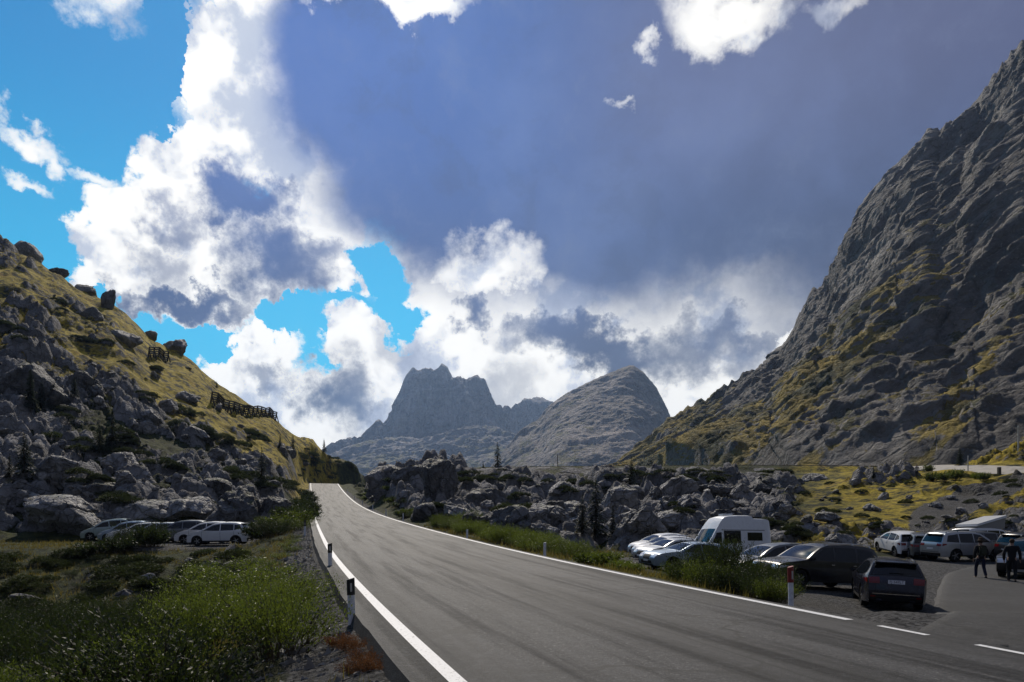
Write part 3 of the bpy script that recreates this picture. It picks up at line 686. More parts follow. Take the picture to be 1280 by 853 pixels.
# haze
def haze_box():
    bm = bmesh.new(); bmesh.ops.create_cube(bm, size=1); me = bpy.data.meshes.new('haze'); bm.to_mesh(me); bm.free()
    o = link('haze', me); o.scale = (9000, 6200, 1150); o.location = (0, 2150, -130 + 575)
    m = bpy.data.materials.new('haze_air'); m.use_nodes = True; nt = m.node_tree; nt.nodes.clear()
    v = nt.nodes.new('ShaderNodeVolumePrincipled'); v.inputs['Density'].default_value = HAZE; v.inputs['Color'].default_value = (.42, .62, 1, 1); v.inputs['Anisotropy'].default_value = .55
    nt.links.new(v.outputs[0], nt.nodes.new('ShaderNodeOutputMaterial').inputs['Volume'])
    me.materials.append(m); tag(o, kind='stuff')
HAZE = .000065
haze_box()

# ------------------------------------------------------------------ placing things on the land
def hit(px, py, y0=3.5, y1=440):
    fu = np.interp(px, gu, np.arange(len(gu))); i = min(int(fu), len(gu) - 2); a = fu - i
    z = GZ[:, i] * (1 - a) + GZ[:, i + 1] * a
    row = HY - FP * (z - CH) / gy
    k = np.where((gy >= y0) & (gy <= y1) & (row <= py))[0]
    if not len(k): return None
    k = k[0]; return ((px - 640) / FP * gy[k], float(gy[k]), float(z[k]))
def at(px, Y): X = (px - 640) / FP * Y; return X, Y, gz(X, Y)
def smooth_by_angle(me, deg=38):
    bm = bmesh.new(); bm.from_mesh(me); bm.normal_update()
    for f in bm.faces: f.smooth = True
    for e in bm.edges:
        e.smooth = not (len(e.link_faces) == 2 and e.calc_face_angle(0) > math.radians(deg))
    bm.to_mesh(me); bm.free()

# --- boulders
def boulder_mesh(seed, sx=1, sy=1, sz=.8, cuts=13, sub=5):
    r = np.random.RandomState(seed)
    bm = bmesh.new(); bmesh.ops.create_icosphere(bm, subdivisions=sub, radius=1)
    me = bpy.data.meshes.new('boulder'); bm.to_mesh(me); bm.free()
    n = len(me.vertices); P = np.zeros(n * 3, np.float32); me.vertices.foreach_get('co', P); P = P.reshape(-1, 3).astype(float)
    P *= (1 + .16 * fbm(P[:, 0] * 1.1, P[:, 1] * 1.1, P[:, 2] * 1.1, 3, .5, seed))[:, None]
    for _ in range(cuts):
        d = r.randn(3); d[2] *= .7; d /= np.linalg.norm(d); h = r.uniform(.42, .80)
        P -= d * (np.maximum(0, P @ d - h) * .98)[:, None]
    nrm = P / np.linalg.norm(P, axis=1)[:, None]
    q = P * 1.0
    e = .13 * fbm(q[:, 0] * 2.2, q[:, 1] * 2.2, q[:, 2] * 1.4, 5, .6, seed + 5, ridge=True)
    e += .05 * fbm(q[:, 0] * 9, q[:, 1] * 9, q[:, 2] * 2.5, 3, .6, seed + 9)          # rain-cut flutes
    a = r.uniform(0, 6.28); t = q[:, 0] * math.cos(a) + q[:, 1] * math.sin(a) + .35 * q[:, 2] + .2 * fbm(q[:, 0] * 2, q[:, 1] * 2, q[:, 2] * 2, 3, .5, seed + 11)
    e -= .17 * np.exp(-((np.mod(t * 1.4 + r.rand(), 1) - .5) / .035) ** 2)         # joints
    P += nrm * e[:, None]
    P *= (sx, sy, sz); P /= np.abs(P[:, 0]).max()
    me.vertices.foreach_set('co', P.astype(np.float32).reshape(-1)); me.polygons.foreach_set('use_smooth', [True] * len(me.polygons))
    me.update(); return me
BM = []
for k in range(12):
    me = boulder_mesh(100 + k, 1, random.Random(k).uniform(.75, 1.05), random.Random(k + 50).uniform(.6, .95), 10 + k % 5, 5 if k < 6 else 4)
    me.materials.append(M['boulder'] if k % 3 else M['boulder_b']); BM.append(me)
rnd = random.Random(11)
def boulder(px, py, wpx, hr, label, group=None, k=None, rx=None, sink=.35, y0=3.5, Y=None, tilt=.25):
    p = hit(px, py, y0) if Y is None else at(px, Y)
    if p is None: return None
    s = wpx * p[1] / FP / 2; X, Y_, Z_ = p[0], p[1] + s * .5, p[2]
    of, ib = line_dist(np.array([X]), np.array([Y_]), RX, RY, RN[:, 0], RN[:, 1]); of, ib = float(of[0]), int(ib[0]); need = 4.3 + s * 1.05
    if abs(of) < need:
        if group: return None
        q = need - abs(of); sg = 1 if of > 0 else -1; X += sg * q * RN[ib, 0]; Y_ += sg * q * RN[ib, 1]; Z_ = gz(X, Y_)
    o = link('boulder', BM[rnd.randrange(12) if k is None else k])
    o.rotation_euler = (rnd.uniform(-tilt, tilt), rnd.uniform(-tilt, tilt) if rx is None else rx, rnd.uniform(0, 6.28) if rx is None else 0)
    o.scale = (s, s * rnd.uniform(.8, 1.1), s * 2 * hr * .72)
    o.location = (X, Y_, Z_ + s * 2 * hr * (.5 - sink))
    tag(o, label, 'boulder', group); return o
SKYL = {455: 104, 487: 104, 14: 181, 62: 182, 100: 183, 214: 189, 186: 185}
big = [
 (14, 318, 66, .60, 'dark blocky crag crowning the top left end of the hill skyline'),
 (62, 330, 34, .40, 'low dark rock on the skyline just right of the crowning crag'),
 (100, 352, 30, .45, 'rounded rock on the hill skyline between the crowning crag and the tilted pinnacle'),
 (214, 445, 36, .80, 'dark humped boulder standing on the skyline above the short snow fence'),
 (186, 420, 20, .60, 'small dark boulder on the skyline left of the humped boulder'),
 (36, 500, 88, .62, 'broad pale cliff block high on the left side of the hill behind the young spruces'),
 (205, 512, 30, 1.0, 'upright grey rock tooth on the grass below the short snow fence'),
 (176, 540, 34, .9, 'tall grey rock stack left of the green slope, below the rock tooth'),
 (148, 425, 44, .50, 'dark rock rib below the tilted pinnacle on the left hill'),
 (110, 398, 40, .55, 'dark outcrop left of and below the tilted pinnacle'),
 (232, 500, 26, .55, 'small dark outcrop on the golden grass left of the long snow fence'),
 (95, 480, 34, .6, 'grey outcrop in the middle of the left hill above the dark pines'),
 (245, 545, 30, .6, 'grey outcrop under the long snow fence'),
 (140, 585, 52, .60, 'grey block in the rubble above the left car park'),
 (78, 663, 120, .42, 'huge smooth sloping slab at the left end of the parked cars'),
 (170, 652, 100, .46, 'huge grey slab rising behind the far end of the left parked cars'),
 (228, 646, 70, .62, 'tall pale slab behind the grey parked car on the left'),
 (296, 652, 84, .72, 'large peaked pale boulder above the white hatchback'),
 (342, 646, 44, .55, 'low pale boulder between the white hatchback and the road'),
 (10, 640, 70, .5, 'grey boulder cut by the left edge of the view'),
 (120, 620, 60, .5, 'grey boulder above the huge sloping slab'),
 (262, 610, 50, .5, 'rough grey boulder above the tall pale slab'),
 (60, 600, 60, .5, 'rough grey boulder on the lower left hill beside the tall spruces'),
 (487, 628, 74, .52, 'tallest pale block at the left end of the rock band beside the rising road'),
 (455, 622, 40, .50, 'dark rock at the road bend where the rock band begins'),
 (512, 600, 50, .55, 'rounded dark rock on the rim of the rock band left of the domed boulder'),
 (546, 614, 62, .75, 'dark domed boulder on the rim of the rock band'),
 (524, 652, 56, .50, 'pale boulder low beside the road right of the tallest block'),
 (573, 650, 50, .5, 'grey boulder behind the low road verge under the domed boulder'),
 (606, 632, 64, .6, 'square grey boulder in the rock band below the lone spruce'),
 (640, 668, 84, .5, 'wide fluted slab behind the roadside willows'),
 (688, 655, 70, .5, 'fluted grey block left of the tall dark spruce'),
 (700, 620, 56, .5, 'pale rough boulder above and left of the tall dark spruce'),
 (778, 640, 54, .6, 'pale boulder right of the tall dark spruce'),
 (800, 668, 70, .5, 'grey slab above the row of cars at the left of the camper van'),
 (842, 622, 60, .6, 'large angular boulder near the rim above the camper van'),
 (850, 652, 60, .5, 'grey boulder just above the roof of the camper van'),
 (905, 622, 60, .5, 'dark split boulder right of the large angular boulder'),
 (912, 655, 46, .45, 'mossy boulder behind the camper van roof'),
 (985, 640, 40, .5, 'grey boulder half sunk in the grass right of the camper van'),
 (1058, 686, 44, .72, 'upright grey boulder behind the dark parked cars'),
 (1040, 650, 34, .5, 'small grey boulder above the upright boulder'),
 (1096, 640, 30, .5, 'small pale boulder on the green bank'),
 (960, 612, 50, .45, 'low grey boulder under the upper road rim'),
 (1020, 600, 44, .4, 'low grey boulder on the bank left of the trail'),
 (120, 795, 30, .9, 'small pale rock among the shrubs in the lower left hollow'),
 (150, 748, 34, .55, 'pale rock under the car park bank in the left hollow'),
 (30, 762, 54, .3, 'flat pale rock in the hollow at the left edge'),
]
for (px, py, wp, hr, lb) in big: boulder(px, py, wp, hr, lb, Y=SKYL.get(px), sink=.42 if px in SKYL and px < 400 else .35)
o = boulder(132, 384, 22, 1.15, 'tilted rock pinnacle leaning right out of the hill skyline', k=3, rx=.45, sink=.12)
for k in range(95):
    px = rnd.uniform(-10, 395); sk = np.interp(px, [0, 60, 130, 215, 260, 345, 400], [318, 330, 385, 446, 480, 520, 560])
    py = rnd.uniform(sk + 14, 652) if k % 3 else rnd.uniform(max(sk, 540) + 5, 652)
    lo_ = py > 470 + (px - 100) * .4
    boulder(px, py, rnd.uniform(6, 24) * (1.1 if lo_ else .8), rnd.uniform(.4, .8), 'small grey limestone boulder scattered on the left hillside', 'boulders scattered on the left hill', y0=61)
for k in range(92):
    px = rnd.uniform(432, 1010); py = rnd.uniform(594 if px < 560 else 603, 672 if px < 760 else 664)
    boulder(px, py, rnd.uniform(8, 30) * (.6 + (py - 590) / 130), rnd.uniform(.4, .8), 'grey limestone boulder in the jumbled band between the road and the plateau', 'boulders of the rock band right of the road', y0=52 if px > 560 else 60)
for k in range(40):
    px = rnd.uniform(1000, 1290); py = rnd.uniform(594, 676)
    boulder(px, py, rnd.uniform(5, 18), rnd.uniform(.4, .7), 'small stone block on the grassy bank above the car park', 'stones on the right bank', y0=50)
for k in range(16):
    px = rnd.uniform(120, 330); py = rnd.uniform(700, 745)
    boulder(px, py, rnd.uniform(8, 22), rnd.uniform(.5, .8), 'rough stone in the rubble bank under the left car park', 'rubble stones under the left car park', y0=25)

# --- vegetation meshes
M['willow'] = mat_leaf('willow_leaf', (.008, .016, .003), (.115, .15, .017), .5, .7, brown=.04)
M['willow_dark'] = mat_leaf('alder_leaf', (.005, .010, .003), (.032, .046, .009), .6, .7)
M['pine'] = mat_leaf('pine_needle', (.010, .017, .006), (.040, .052, .014), .6, .8)
M['spruce'] = mat_leaf('spruce_needle', (.008, .014, .006), (.028, .042, .014), .6, .8)
M['heath'] = mat_leaf('heath_leaf', (.03, .016, .006), (.13, .055, .02), .6, 1.0)
M['grass'] = mat_leaf('grass_blade', (.020, .028, .006), (.17, .14, .03), .5, .7)
M['bark'] = plain('bark', (.085, .065, .05), .9, .2, dirt=.5, dscale=14)
M['twig'] = plain('twig', (.10, .08, .055), .8, .2)
def quads_leaf(base, dirs, L, W, rs):
    """rhombic leaves: base points, unit directions"""
    n = len(base); s = np.cross(dirs, rs.randn(n, 3)); s /= np.linalg.norm(s, axis=1)[:, None] + 1e-9
    L = L[:, None]; W = W[:, None]
    return np.stack([base, base + dirs * L * .45 + s * W, base + dirs * L, base + dirs * L * .45 - s * W], 1)
def willow_mesh(seed, n_st=75, per=42, leaf=.055, spread=.85, hgt=1.0):
    rs = np.random.RandomState(seed); B = []; T = []; S = []
    for i in range(n_st):
        a = rs.uniform(0, 6.28); r0 = rs.uniform(0, .35) ** .8; out = rs.uniform(.15, spread); h = hgt * rs.uniform(.45, 1.0) * (1 - .35 * out)
        t = np.linspace(0, 1, 7); x = (r0 + out * t ** 1.3) * math.cos(a) + .05 * np.cumsum(rs.randn(7)) * .5; yv = (r0 + out * t ** 1.3) * math.sin(a) + .05 * np.cumsum(rs.randn(7)) * .5; zv = h * t ** .85
        P = np.stack([x, yv, zv], 1)
        for k in range(6):
            w_ = .010 * (1 - k / 7); e = rs.randn(3) * w_; S.append([P[k] - e, P[k] + e, P[k + 1]])
            e2 = np.array([w_, 0, 0]); S.append([P[k] - e2, P[k] + e2, P[k + 1]])
        tt = rs.uniform(.22, 1, per) ** .8; b = np.stack([np.interp(tt, t, P[:, k]) for k in range(3)], 1) + rs.randn(per, 3) * .045
        d = rs.randn(per, 3) * .55 + np.array([math.cos(a) * .4, math.sin(a) * .4, .75]); B.append(b); T.append(d)
    B = np.concatenate(B); T = np.concatenate(T); T /= np.linalg.norm(T, axis=1)[:, None]; n = len(B)
    Lf = quads_leaf(B, T, rs.uniform(.7, 1.4, n) * leaf, rs.uniform(.7, 1.2, n) * leaf * .22, rs)
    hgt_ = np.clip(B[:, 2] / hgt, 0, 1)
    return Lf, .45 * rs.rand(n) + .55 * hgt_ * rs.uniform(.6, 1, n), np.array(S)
def pine_mesh(seed, n=620):
    rs = np.random.RandomState(seed); u = rs.randn(n, 3); u[:, 2] = np.abs(u[:, 2]) * .8; u /= np.linalg.norm(u, axis=1)[:, None]
    lob = 1 + .35 * fbm(u[:, 0] * 2.2 + seed, u[:, 1] * 2.2, u[:, 2] * 2.2, 3)
    c = u * (rs.uniform(.45, 1, n) ** .5)[:, None] * np.array([1, 1, .62]) * lob[:, None]
    T = []; tn = []
    for k in range(9):
        d = u * .6 + rs.randn(n, 3) * .55 + np.array([0, 0, .55]); d /= np.linalg.norm(d, axis=1)[:, None]
        s = np.cross(d, rs.randn(n, 3)); s /= np.linalg.norm(s, axis=1)[:, None]; L = rs.uniform(.10, .19, n)[:, None]
        T.append(np.stack([c - s * .016, c + s * .016, c + d * L], 1)); tn.append(rs.rand(n) * .5 + .5 * (lob - .7))
    return np.concatenate(T), np.concatenate(tn)
def spruce_mesh(seed, wh=26, nb=8, slim=.26):
    rs = np.random.RandomState(seed); T = []; tn = []
    for i in range(wh):
        f = i / (wh - 1); z = .05 + .93 * f ** .95; R = slim * (1 - f) ** .85 * rs.uniform(.7, 1.15) + .012
        for b in range(nb):
            if rs.rand() < .12: continue
            a = rs.uniform(0, 6.28); L = R * rs.uniform(.65, 1.15); m_ = max(5, int(26 * L / slim))
            t = np.linspace(.1, 1, m_); c = np.stack([np.cos(a) * L * t, np.sin(a) * L * t, z + L * (.22 * t - .62 * t ** 2 + .1 * t ** 3)], 1)
            tan = np.array([-math.sin(a), math.cos(a), 0])
            for sgn in (-1, 1, 0):
                d = np.array([math.cos(a), math.sin(a), 0]) * .7 + tan * sgn * .9 + np.array([0, 0, -.35 if sgn else -.1]) + rs.randn(m_, 3) * .2
                l = .036 * rs.uniform(.7, 1.3, m_)[:, None] * (1.15 - .6 * f)
                s = np.cross(d, [0, 0, 1]); s /= np.linalg.norm(s, axis=1)[:, None] + 1e-9
                T.append(np.stack([c - s * .009, c + s * .009, c + d * l], 1)); tn.append(rs.rand(m_))
    for k in range(30):
        c = np.array([0, 0, .97 + .03 * k / 30]) + rs.randn(3) * .004; d = rs.randn(3) * .5 + [0, 0, 1]; T.append(np.array([[c + [.003, 0, 0], c - [.003, 0, 0], c + d * .02]])); tn.append(rs.rand(1))
    return np.concatenate(T), np.concatenate(tn)
def trunk_mesh(h=1, r=.02, n=8):
    bm = bmesh.new(); rings = []
    for k in range(8):
        t = k / 7; rr = r * (1 - t) ** .9 + r * .05; rings.append([bm.verts.new((rr * math.cos(a * 6.283 / n) + .004 * math.sin(t * 9), rr * math.sin(a * 6.283 / n), h * t - .02)) for a in range(n)])
    for a, b in zip(rings, rings[1:]):
        for i in range(n): bm.faces.new((a[i], a[(i + 1) % n], b[(i + 1) % n], b[i])).smooth = True
    me = bpy.data.meshes.new('trunk'); bm.to_mesh(me); bm.free(); me.materials.append(M['bark']); return me
TRUNK = trunk_mesh()
SPR = []
for k in range(4):
    T, tn = spruce_mesh(200 + k, 24 + 3 * k, 8, (.24, .20, .28, .17)[k]); SPR.append(tri_mesh('crown', T, [M['spruce']], 3, tn))
PIN = []
for k in range(4):
    T, tn = pine_mesh(300 + k); PIN.append(tri_mesh('foliage', T, [M['pine']], 3, tn))
WIL = []
for k in range(8):
    if k >= 6: Lf, tn, S = willow_mesh(400 + k, 95, 30, .12, .75)
    else: Lf, tn, S = willow_mesh(400 + k, 90, 72, (.036, .042, .048)[k % 3], .8)
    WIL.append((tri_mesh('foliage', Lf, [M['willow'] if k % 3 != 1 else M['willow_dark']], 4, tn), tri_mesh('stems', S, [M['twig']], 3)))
Lf, tn, S = willow_mesh(450, 90, 40, .05, .7, .6); HEA = (tri_mesh('foliage', Lf, [M['heath']], 4, tn), tri_mesh('stems', S, [M['twig']], 3))

def tree(px, py, hpx, label, group=None, k=0, y0=3.5, Y=None, sink=0, cat='tree'):
    p = hit(px, py, y0) if Y is None else at(px, Y)
    if p is None: return
    h = hpx * p[1] / FP
    r = empty('spruce_tree', (p[0], p[1], p[2] - sink), rnd.uniform(0, 6)); r.scale = (h, h, h); tag(r, label, cat, group)
    link('trunk', TRUNK, r); link('crown', SPR[k], r)
def pine(px, py, wpx, label='dark dwarf pine cushion spreading over the rocks of the left hill', group='dwarf pines on the left hill', y0=60, flat=.8, Y=None):
    p = hit(px, py, y0) if Y is None else at(px, Y)
    if p is None: return
    s = wpx * p[1] / FP / 2
    o = link('dwarf_pine', PIN[rnd.randrange(4)]); o.location = (p[0], p[1], p[2] - .1 * s); o.rotation_euler = (0, 0, rnd.uniform(0, 6.3))
    o.scale = (s, s, s * flat); tag(o, label, 'shrub', group)
def shrub(X, Y, s, h, label, group, k=None, kind='willow_shrub'):
    f, st = WIL[rnd.randrange(6) if k is None else k] if k != 'heath' else HEA
    r = empty(kind, (X, Y, gz(X, Y) - .05), rnd.uniform(0, 6.3)); r.scale = (s, s, h); tag(r, label, 'shrub', group)
    link('foliage', f, r); link('stems', st, r)

for a in [
 (622, 587, 31, 'lone dark spruce standing on the plateau rim against the pale peak', 0),
 (745, 672, 70, 'tall dark spruce growing in front of the rock band', 2), (728, 668, 48, 'shorter spruce tucked against the left side of the tall dark spruce', 1),
 (766, 676, 40, 'ragged young spruce close on the right of the tall dark spruce', 3),
 (327, 610, 48, 'dark spruce above the bushes beside the left end of the road', 0), (405, 566, 17, 'small spruce on the skyline where the hill meets the crest', 1),
 (38, 512, 50, 'slender spruce in front of the pale cliff block on the left hill', 3), (52, 514, 38, 'thin young spruce right of the slender one by the pale cliff block', 1),
 (93, 500, 24, 'small light green spruce in the middle of the left hill', 2), (30, 606, 62, 'tall dark spruce low on the left hill near the picture edge', 2),
 (12, 600, 30, 'yellowish young spruce at the left edge of the view', 1), (140, 565, 50, 'broad dark spruce among the pines in the middle of the left hill', 0),
 (124, 568, 36, 'dark spruce on the left of the broad one in the middle of the hill', 2), (335, 513, 9, 'tiny spruce on the golden skyline over the long snow fence', 1),
 (271, 484, 7, 'tiny sapling on the skyline above the long snow fence', 1), (366, 566, 22, 'young spruce on the lower grass slope below the long snow fence', 1),
 (350, 562, 16, 'short spruce left of the young one below the long snow fence', 3), (392, 585, 20, 'small spruce beside the road crest', 0),
 (604, 588, 8, 'tiny spruce on the plateau rim left of the lone spruce', 1),
 (789, 606, 34, 'dark spruce by the plateau rim at the foot of the right mountain', 0), (1200, 583, 22, 'dark spruce beyond the upper road', 2),
 (1092, 602, 15, 'small spruce on the bank beneath the upper road', 3), (497, 600, 12, 'small spruce growing among the rocks by the bend', 1)]:
    tree(a[0], a[1], a[2], a[3], None, a[4], y0=30, Y=122 if a[0] in (622, 604) else None)
# dark dwarf pine, in drifts along the slope
for (cx, cy, n, sx, sy, w_) in [(265, 550, 9, 34, 14, 22), (240, 520, 5, 16, 8, 20), (185, 500, 4, 10, 12, 18), (160, 560, 8, 22, 20, 26), (100, 560, 8, 40, 16, 26), (80, 515, 5, 25, 10, 22), (110, 430, 6, 24, 10, 16),
      (75, 380, 4, 12, 12, 14), (30, 420, 4, 20, 14, 16), (200, 465, 4, 8, 8, 14), (318, 545, 6, 18, 10, 18), (300, 595, 6, 25, 12, 26), (350, 600, 6, 20, 16, 24), (390, 575, 5, 12, 10, 14), (415, 572, 5, 12, 6, 10), (440, 585, 5, 10, 6, 9),
      (150, 625, 5, 30, 8, 30), (60, 640, 4, 30, 8, 30), (120, 602, 5, 30, 10, 24), (215, 585, 6, 30, 14, 22), (290, 512, 3, 10, 4, 12), (310, 510, 3, 8, 3, 10), (235, 462, 2, 5, 3, 9), (160, 455, 3, 12, 6, 15)]:
    for k in range(n):
        t = rnd.gauss(0, .6); pine(cx + t * sx, cy + t * sy * .8 + rnd.gauss(0, .35) * sy, w_ * rnd.uniform(.7, 1.4))
for (cx, cy, n, sx, sy, w_) in [(575, 600, 4, 12, 6, 22), (545, 640, 3, 14, 6, 22), (650, 640, 4, 20, 6, 26), (660, 604, 5, 50, 3, 20), (740, 610, 5, 40, 5, 22), (880, 600, 6, 30, 3, 20), (790, 596, 4, 25, 4, 20), (640, 622, 4, 60, 8, 22), (950, 655, 5, 30, 8, 24), (1000, 665, 6, 30, 8, 24), (1110, 660, 5, 40, 10, 18), (860, 640, 4, 30, 8, 20)]:
    for k in range(n):
        pine(cx + rnd.gauss(0, .5) * sx, cy + rnd.gauss(0, .5) * sy, w_ * rnd.uniform(.7, 1.3), 'dark dwarf pine clump wedged between the rocks right of the road', 'dwarf pines in the right rock band', y0=50)
for (px, Y, h) in [(1165, 88, 22), (1195, 86, 24), (1180, 84, 20), (1230, 82, 18), (1160, 100, 16), (1222, 86, 16), (1130, 92, 14), (1105, 96, 14)]:
    X, Y_, Z_ = at(px, Y); s = h * Y / FP / 2; shrub(X, Y, s, s * 1.3, 'bright green bush on the bank under the upper road', 'bushes under the upper road', 6)
# willows: left hollow and verge
n = 0
cand = []
for k in range(4000):
    Y = 8.5 + rnd.random() ** 1.0 * 33; px = rnd.uniform(-60, 455); X = (px - 640) / FP * Y
    of, b = line_dist(np.array([X]), np.array([Y]), RX, RY, RN[:, 0], RN[:, 1]); of = float(of[0])
    if of > -4.55: continue
    dens = 1.0 if (px > 150 + (Y - 20) * 6 or Y < 15) else .8
    if Y > 36 and px < 330: dens *= .5
    if rnd.random() > dens: continue
    if all((X - a) ** 2 + (Y - b_) ** 2 > (1.4 if Y < 26 else 1.4) ** 2 for a, b_ in cand): cand.append((X, Y))
for (X, Y) in cand[:260]:
    s = rnd.uniform(.85, 1.85); of = abs(float(line_dist(np.array([X]), np.array([Y]), RX, RY, RN[:, 0], RN[:, 1])[0][0]))
    s = min(s, max(.45, (of - 4.0) / .8))
    hh = s * rnd.uniform(1.1, 1.6) * (1.3 if X / Y > -.46 and Y < 24 else 1) * (.75 if of < 5.4 else 1.0)
    u_ = 640 + FP * X / Y; lim = np.interp(u_, [0, 100, 160, 215, 240, 300, 400], [735 if Y > 18 else 790, 735 if Y > 18 else 790, 720 if Y > 18 else 755, 710, 700, 692, 692]) + rnd.uniform(0, 45)
    hh = min(hh, max(.35, (CH - (lim - HY) * Y / FP - gz(X, Y)) / .95)); s = min(s, hh * 1.5)
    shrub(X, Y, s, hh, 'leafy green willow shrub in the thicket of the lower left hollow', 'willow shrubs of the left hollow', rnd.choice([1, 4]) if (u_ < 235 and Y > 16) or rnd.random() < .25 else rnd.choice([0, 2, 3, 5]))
for (px, Y, s, h) in [(176, 47.5, 1.9, 2.1), (188, 46.8, 1.3, 1.5), (162, 47, 1.2, 1.3), (150, 45, 1.3, 1.2), (330, 46, 1.5, 1.4), (345, 44, 1.5, 1.5), (120, 44.5, 1.4, .9), (352, 49, 1.6, 1.3), (368, 47, 1.4, 1.2), (330, 52, 1.5, 1.5), (372, 54, 1.4, 1.3), (345, 58, 1.6, 1.4)]:
    X, Y_, Z_ = at(px, Y); shrub(X, Y, s, h, 'shrub on the edge of the left car park', 'shrubs round the left car park', rnd.choice([0, 6, 7, 1]))
for (px, Y) in [(378, 60), (384, 75), (382, 90), (386, 110), (384, 130), (372, 70), (360, 62), (376, 100)]:
    X, Y_, Z_ = at(px, Y); shrub(X, Y, 1.6, 1.5, 'low bush on the left verge of the climbing road', 'bushes on the far left verge', 7)
# willows: right verge
for k in range(44):
    u = rnd.random(); s_ = 24 + u * 30; i = int(np.searchsorted(RS, s_)); of = rnd.uniform(5.6, 8.6)
    X, Y = RX[i] + RN[i, 0] * of, RY[i] + RN[i, 1] * of
    shrub(X, Y, rnd.uniform(.8, 1.2), rnd.uniform(.8, 1.35), 'low green willow in the row along the right verge', 'willows along the right verge', rnd.choice([0, 2, 3, 5]))
for k in range(26):
    s_ = rnd.uniform(54, 130); i = int(np.searchsorted(RS, s_)); of = rnd.uniform(5.2, 7.5)
    X, Y = RX[i] + RN[i, 0] * of, RY[i] + RN[i, 1] * of
    shrub(X, Y, rnd.uniform(.7, 1.2), rnd.uniform(.6, 1.1), 'low scrub at the foot of the rocks along the far right verge', 'scrub along the far right verge', rnd.choice([0, 1, 6, 7]))
# the thicket in front of the camper van
for (px, Y, s, h) in [(868, 21.5, .9, 1.35), (890, 20.5, .95, 1.9), (912, 20, .9, 1.7), (935, 19.5, .85, 1.25), (955, 19, .8, 1.3), (972, 18.4, .7, 1.0), (880, 19.3, .8, 1.0), (905, 18.5, .8, 1.0), (930, 18, .75, .95), (955, 17.2, .7, .8), (850, 23, .75, .9), (968, 16.8, .6, .7), (900, 22.5, .9, 1.9), (945, 20.6, .7, 1.35)]:
    X, Y_, Z_ = at(px, Y); shrub(X, Y, s, h, 'dark leafy willow in the thicket in front of the camper van', 'willows in front of the camper van', rnd.choice([1, 4, 1, 2]))
for (px, Y, s, h) in [(760, 25, .7, .7), (748, 27, .7, .6), (775, 24, .5, .45), (790, 23.5, .5, .4), (735, 27, .6, .6)]:
    X, Y_, Z_ = at(px, Y); shrub(X, Y, s, h, 'low yellow green bush on the right verge left of the parked cars', 'low bushes at the left end of the car row', 6)
for (px, py) in [(455, 826), (440, 812), (468, 838), (425, 806), (448, 840), (410, 690), (395, 672)]:
    p = hit(px, py)
    if p: shrub(p[0], p[1], .28, .34, 'rust red heath tuft on the gravel verge', 'rust red heath on the left verge', 'heath', 'heath_shrub')
for k in range(16): pine(rnd.uniform(372, 446), rnd.uniform(566, 600), rnd.uniform(7, 14), y0=150)
for k in range(26): pine(rnd.uniform(566, 985), rnd.uniform(588, 602), rnd.uniform(12, 30), 'dark dwarf pine clump wedged between the rocks right of the road', 'dwarf pines in the right rock band', y0=90, flat=.5)
for k in range(34): pine(rnd.uniform(985, 1290), rnd.uniform(592, 672), rnd.uniform(7, 20), 'dark dwarf pine patch on the right bank', 'dwarf pines on the right bank', y0=50)
for k in range(44):
    px = rnd.uniform(-20, 300); pine(px, rnd.uniform(692, 772 - max(0, px - 150) * .35), rnd.uniform(22, 60), 'low dark cushion bush on the bank under the left car park', 'dark bushes under the left car park', y0=17, flat=.7)
# --- grass: blades over every turfed spot nearby, one mass
def grass_mass():
    rs = np.random.RandomState(5); n = 60000
    Y = 4 + 56 * rs.rand(n) ** 1.1; u = rs.uniform(-80, 1340, n); X = (u - 640) / FP * Y
    of, _ = line_dist(X, Y, RX, RY, RN[:, 0], RN[:, 1])
    fu = np.interp(u, gu, np.arange(len(gu))).round().astype(int); fy = np.interp(Y, gy, np.arange(len(gy))).round().astype(int)
    ok = (np.abs(of) > 4.0) & (gravel[fy, fu] < .5) & (rock[fy, fu] < .6)
    ok |= (rs.rand(n) < .05) & (np.abs(of) > 3.95) & (u < 900)
    ok &= fbm(X / 1.5, Y / 1.5, X * 0, 3, .5, 77) > -.1
    ok &= (rs.rand(n) < .8) | (u > 460)
    X, Y, u = X[ok], Y[ok], u[ok]
    Z = np.array([gz(a, b) for a, b in zip(X, Y)]) - .02; B = np.repeat(np.stack([X, Y, Z], 1), 4, 0); m = len(B)
    B[:, :2] += rs.randn(m, 2) * .05
    d = rs.randn(m, 3) * .35 + [0, 0, 1]; L = rs.uniform(.06, .24, m)[:, None]; s = rs.randn(m, 3); s[:, 2] = 0; s /= np.linalg.norm(s, axis=1)[:, None]
    wd = .006 + B[:, 1:2] * .00035
    T = np.stack([B - s * wd, B + s * wd, B + d * L], 1)
    o = link('grass', tri_mesh('grass', T, [M['grass']], 3, rs.rand(m))); tag(o, kind='stuff')
grass_mass()
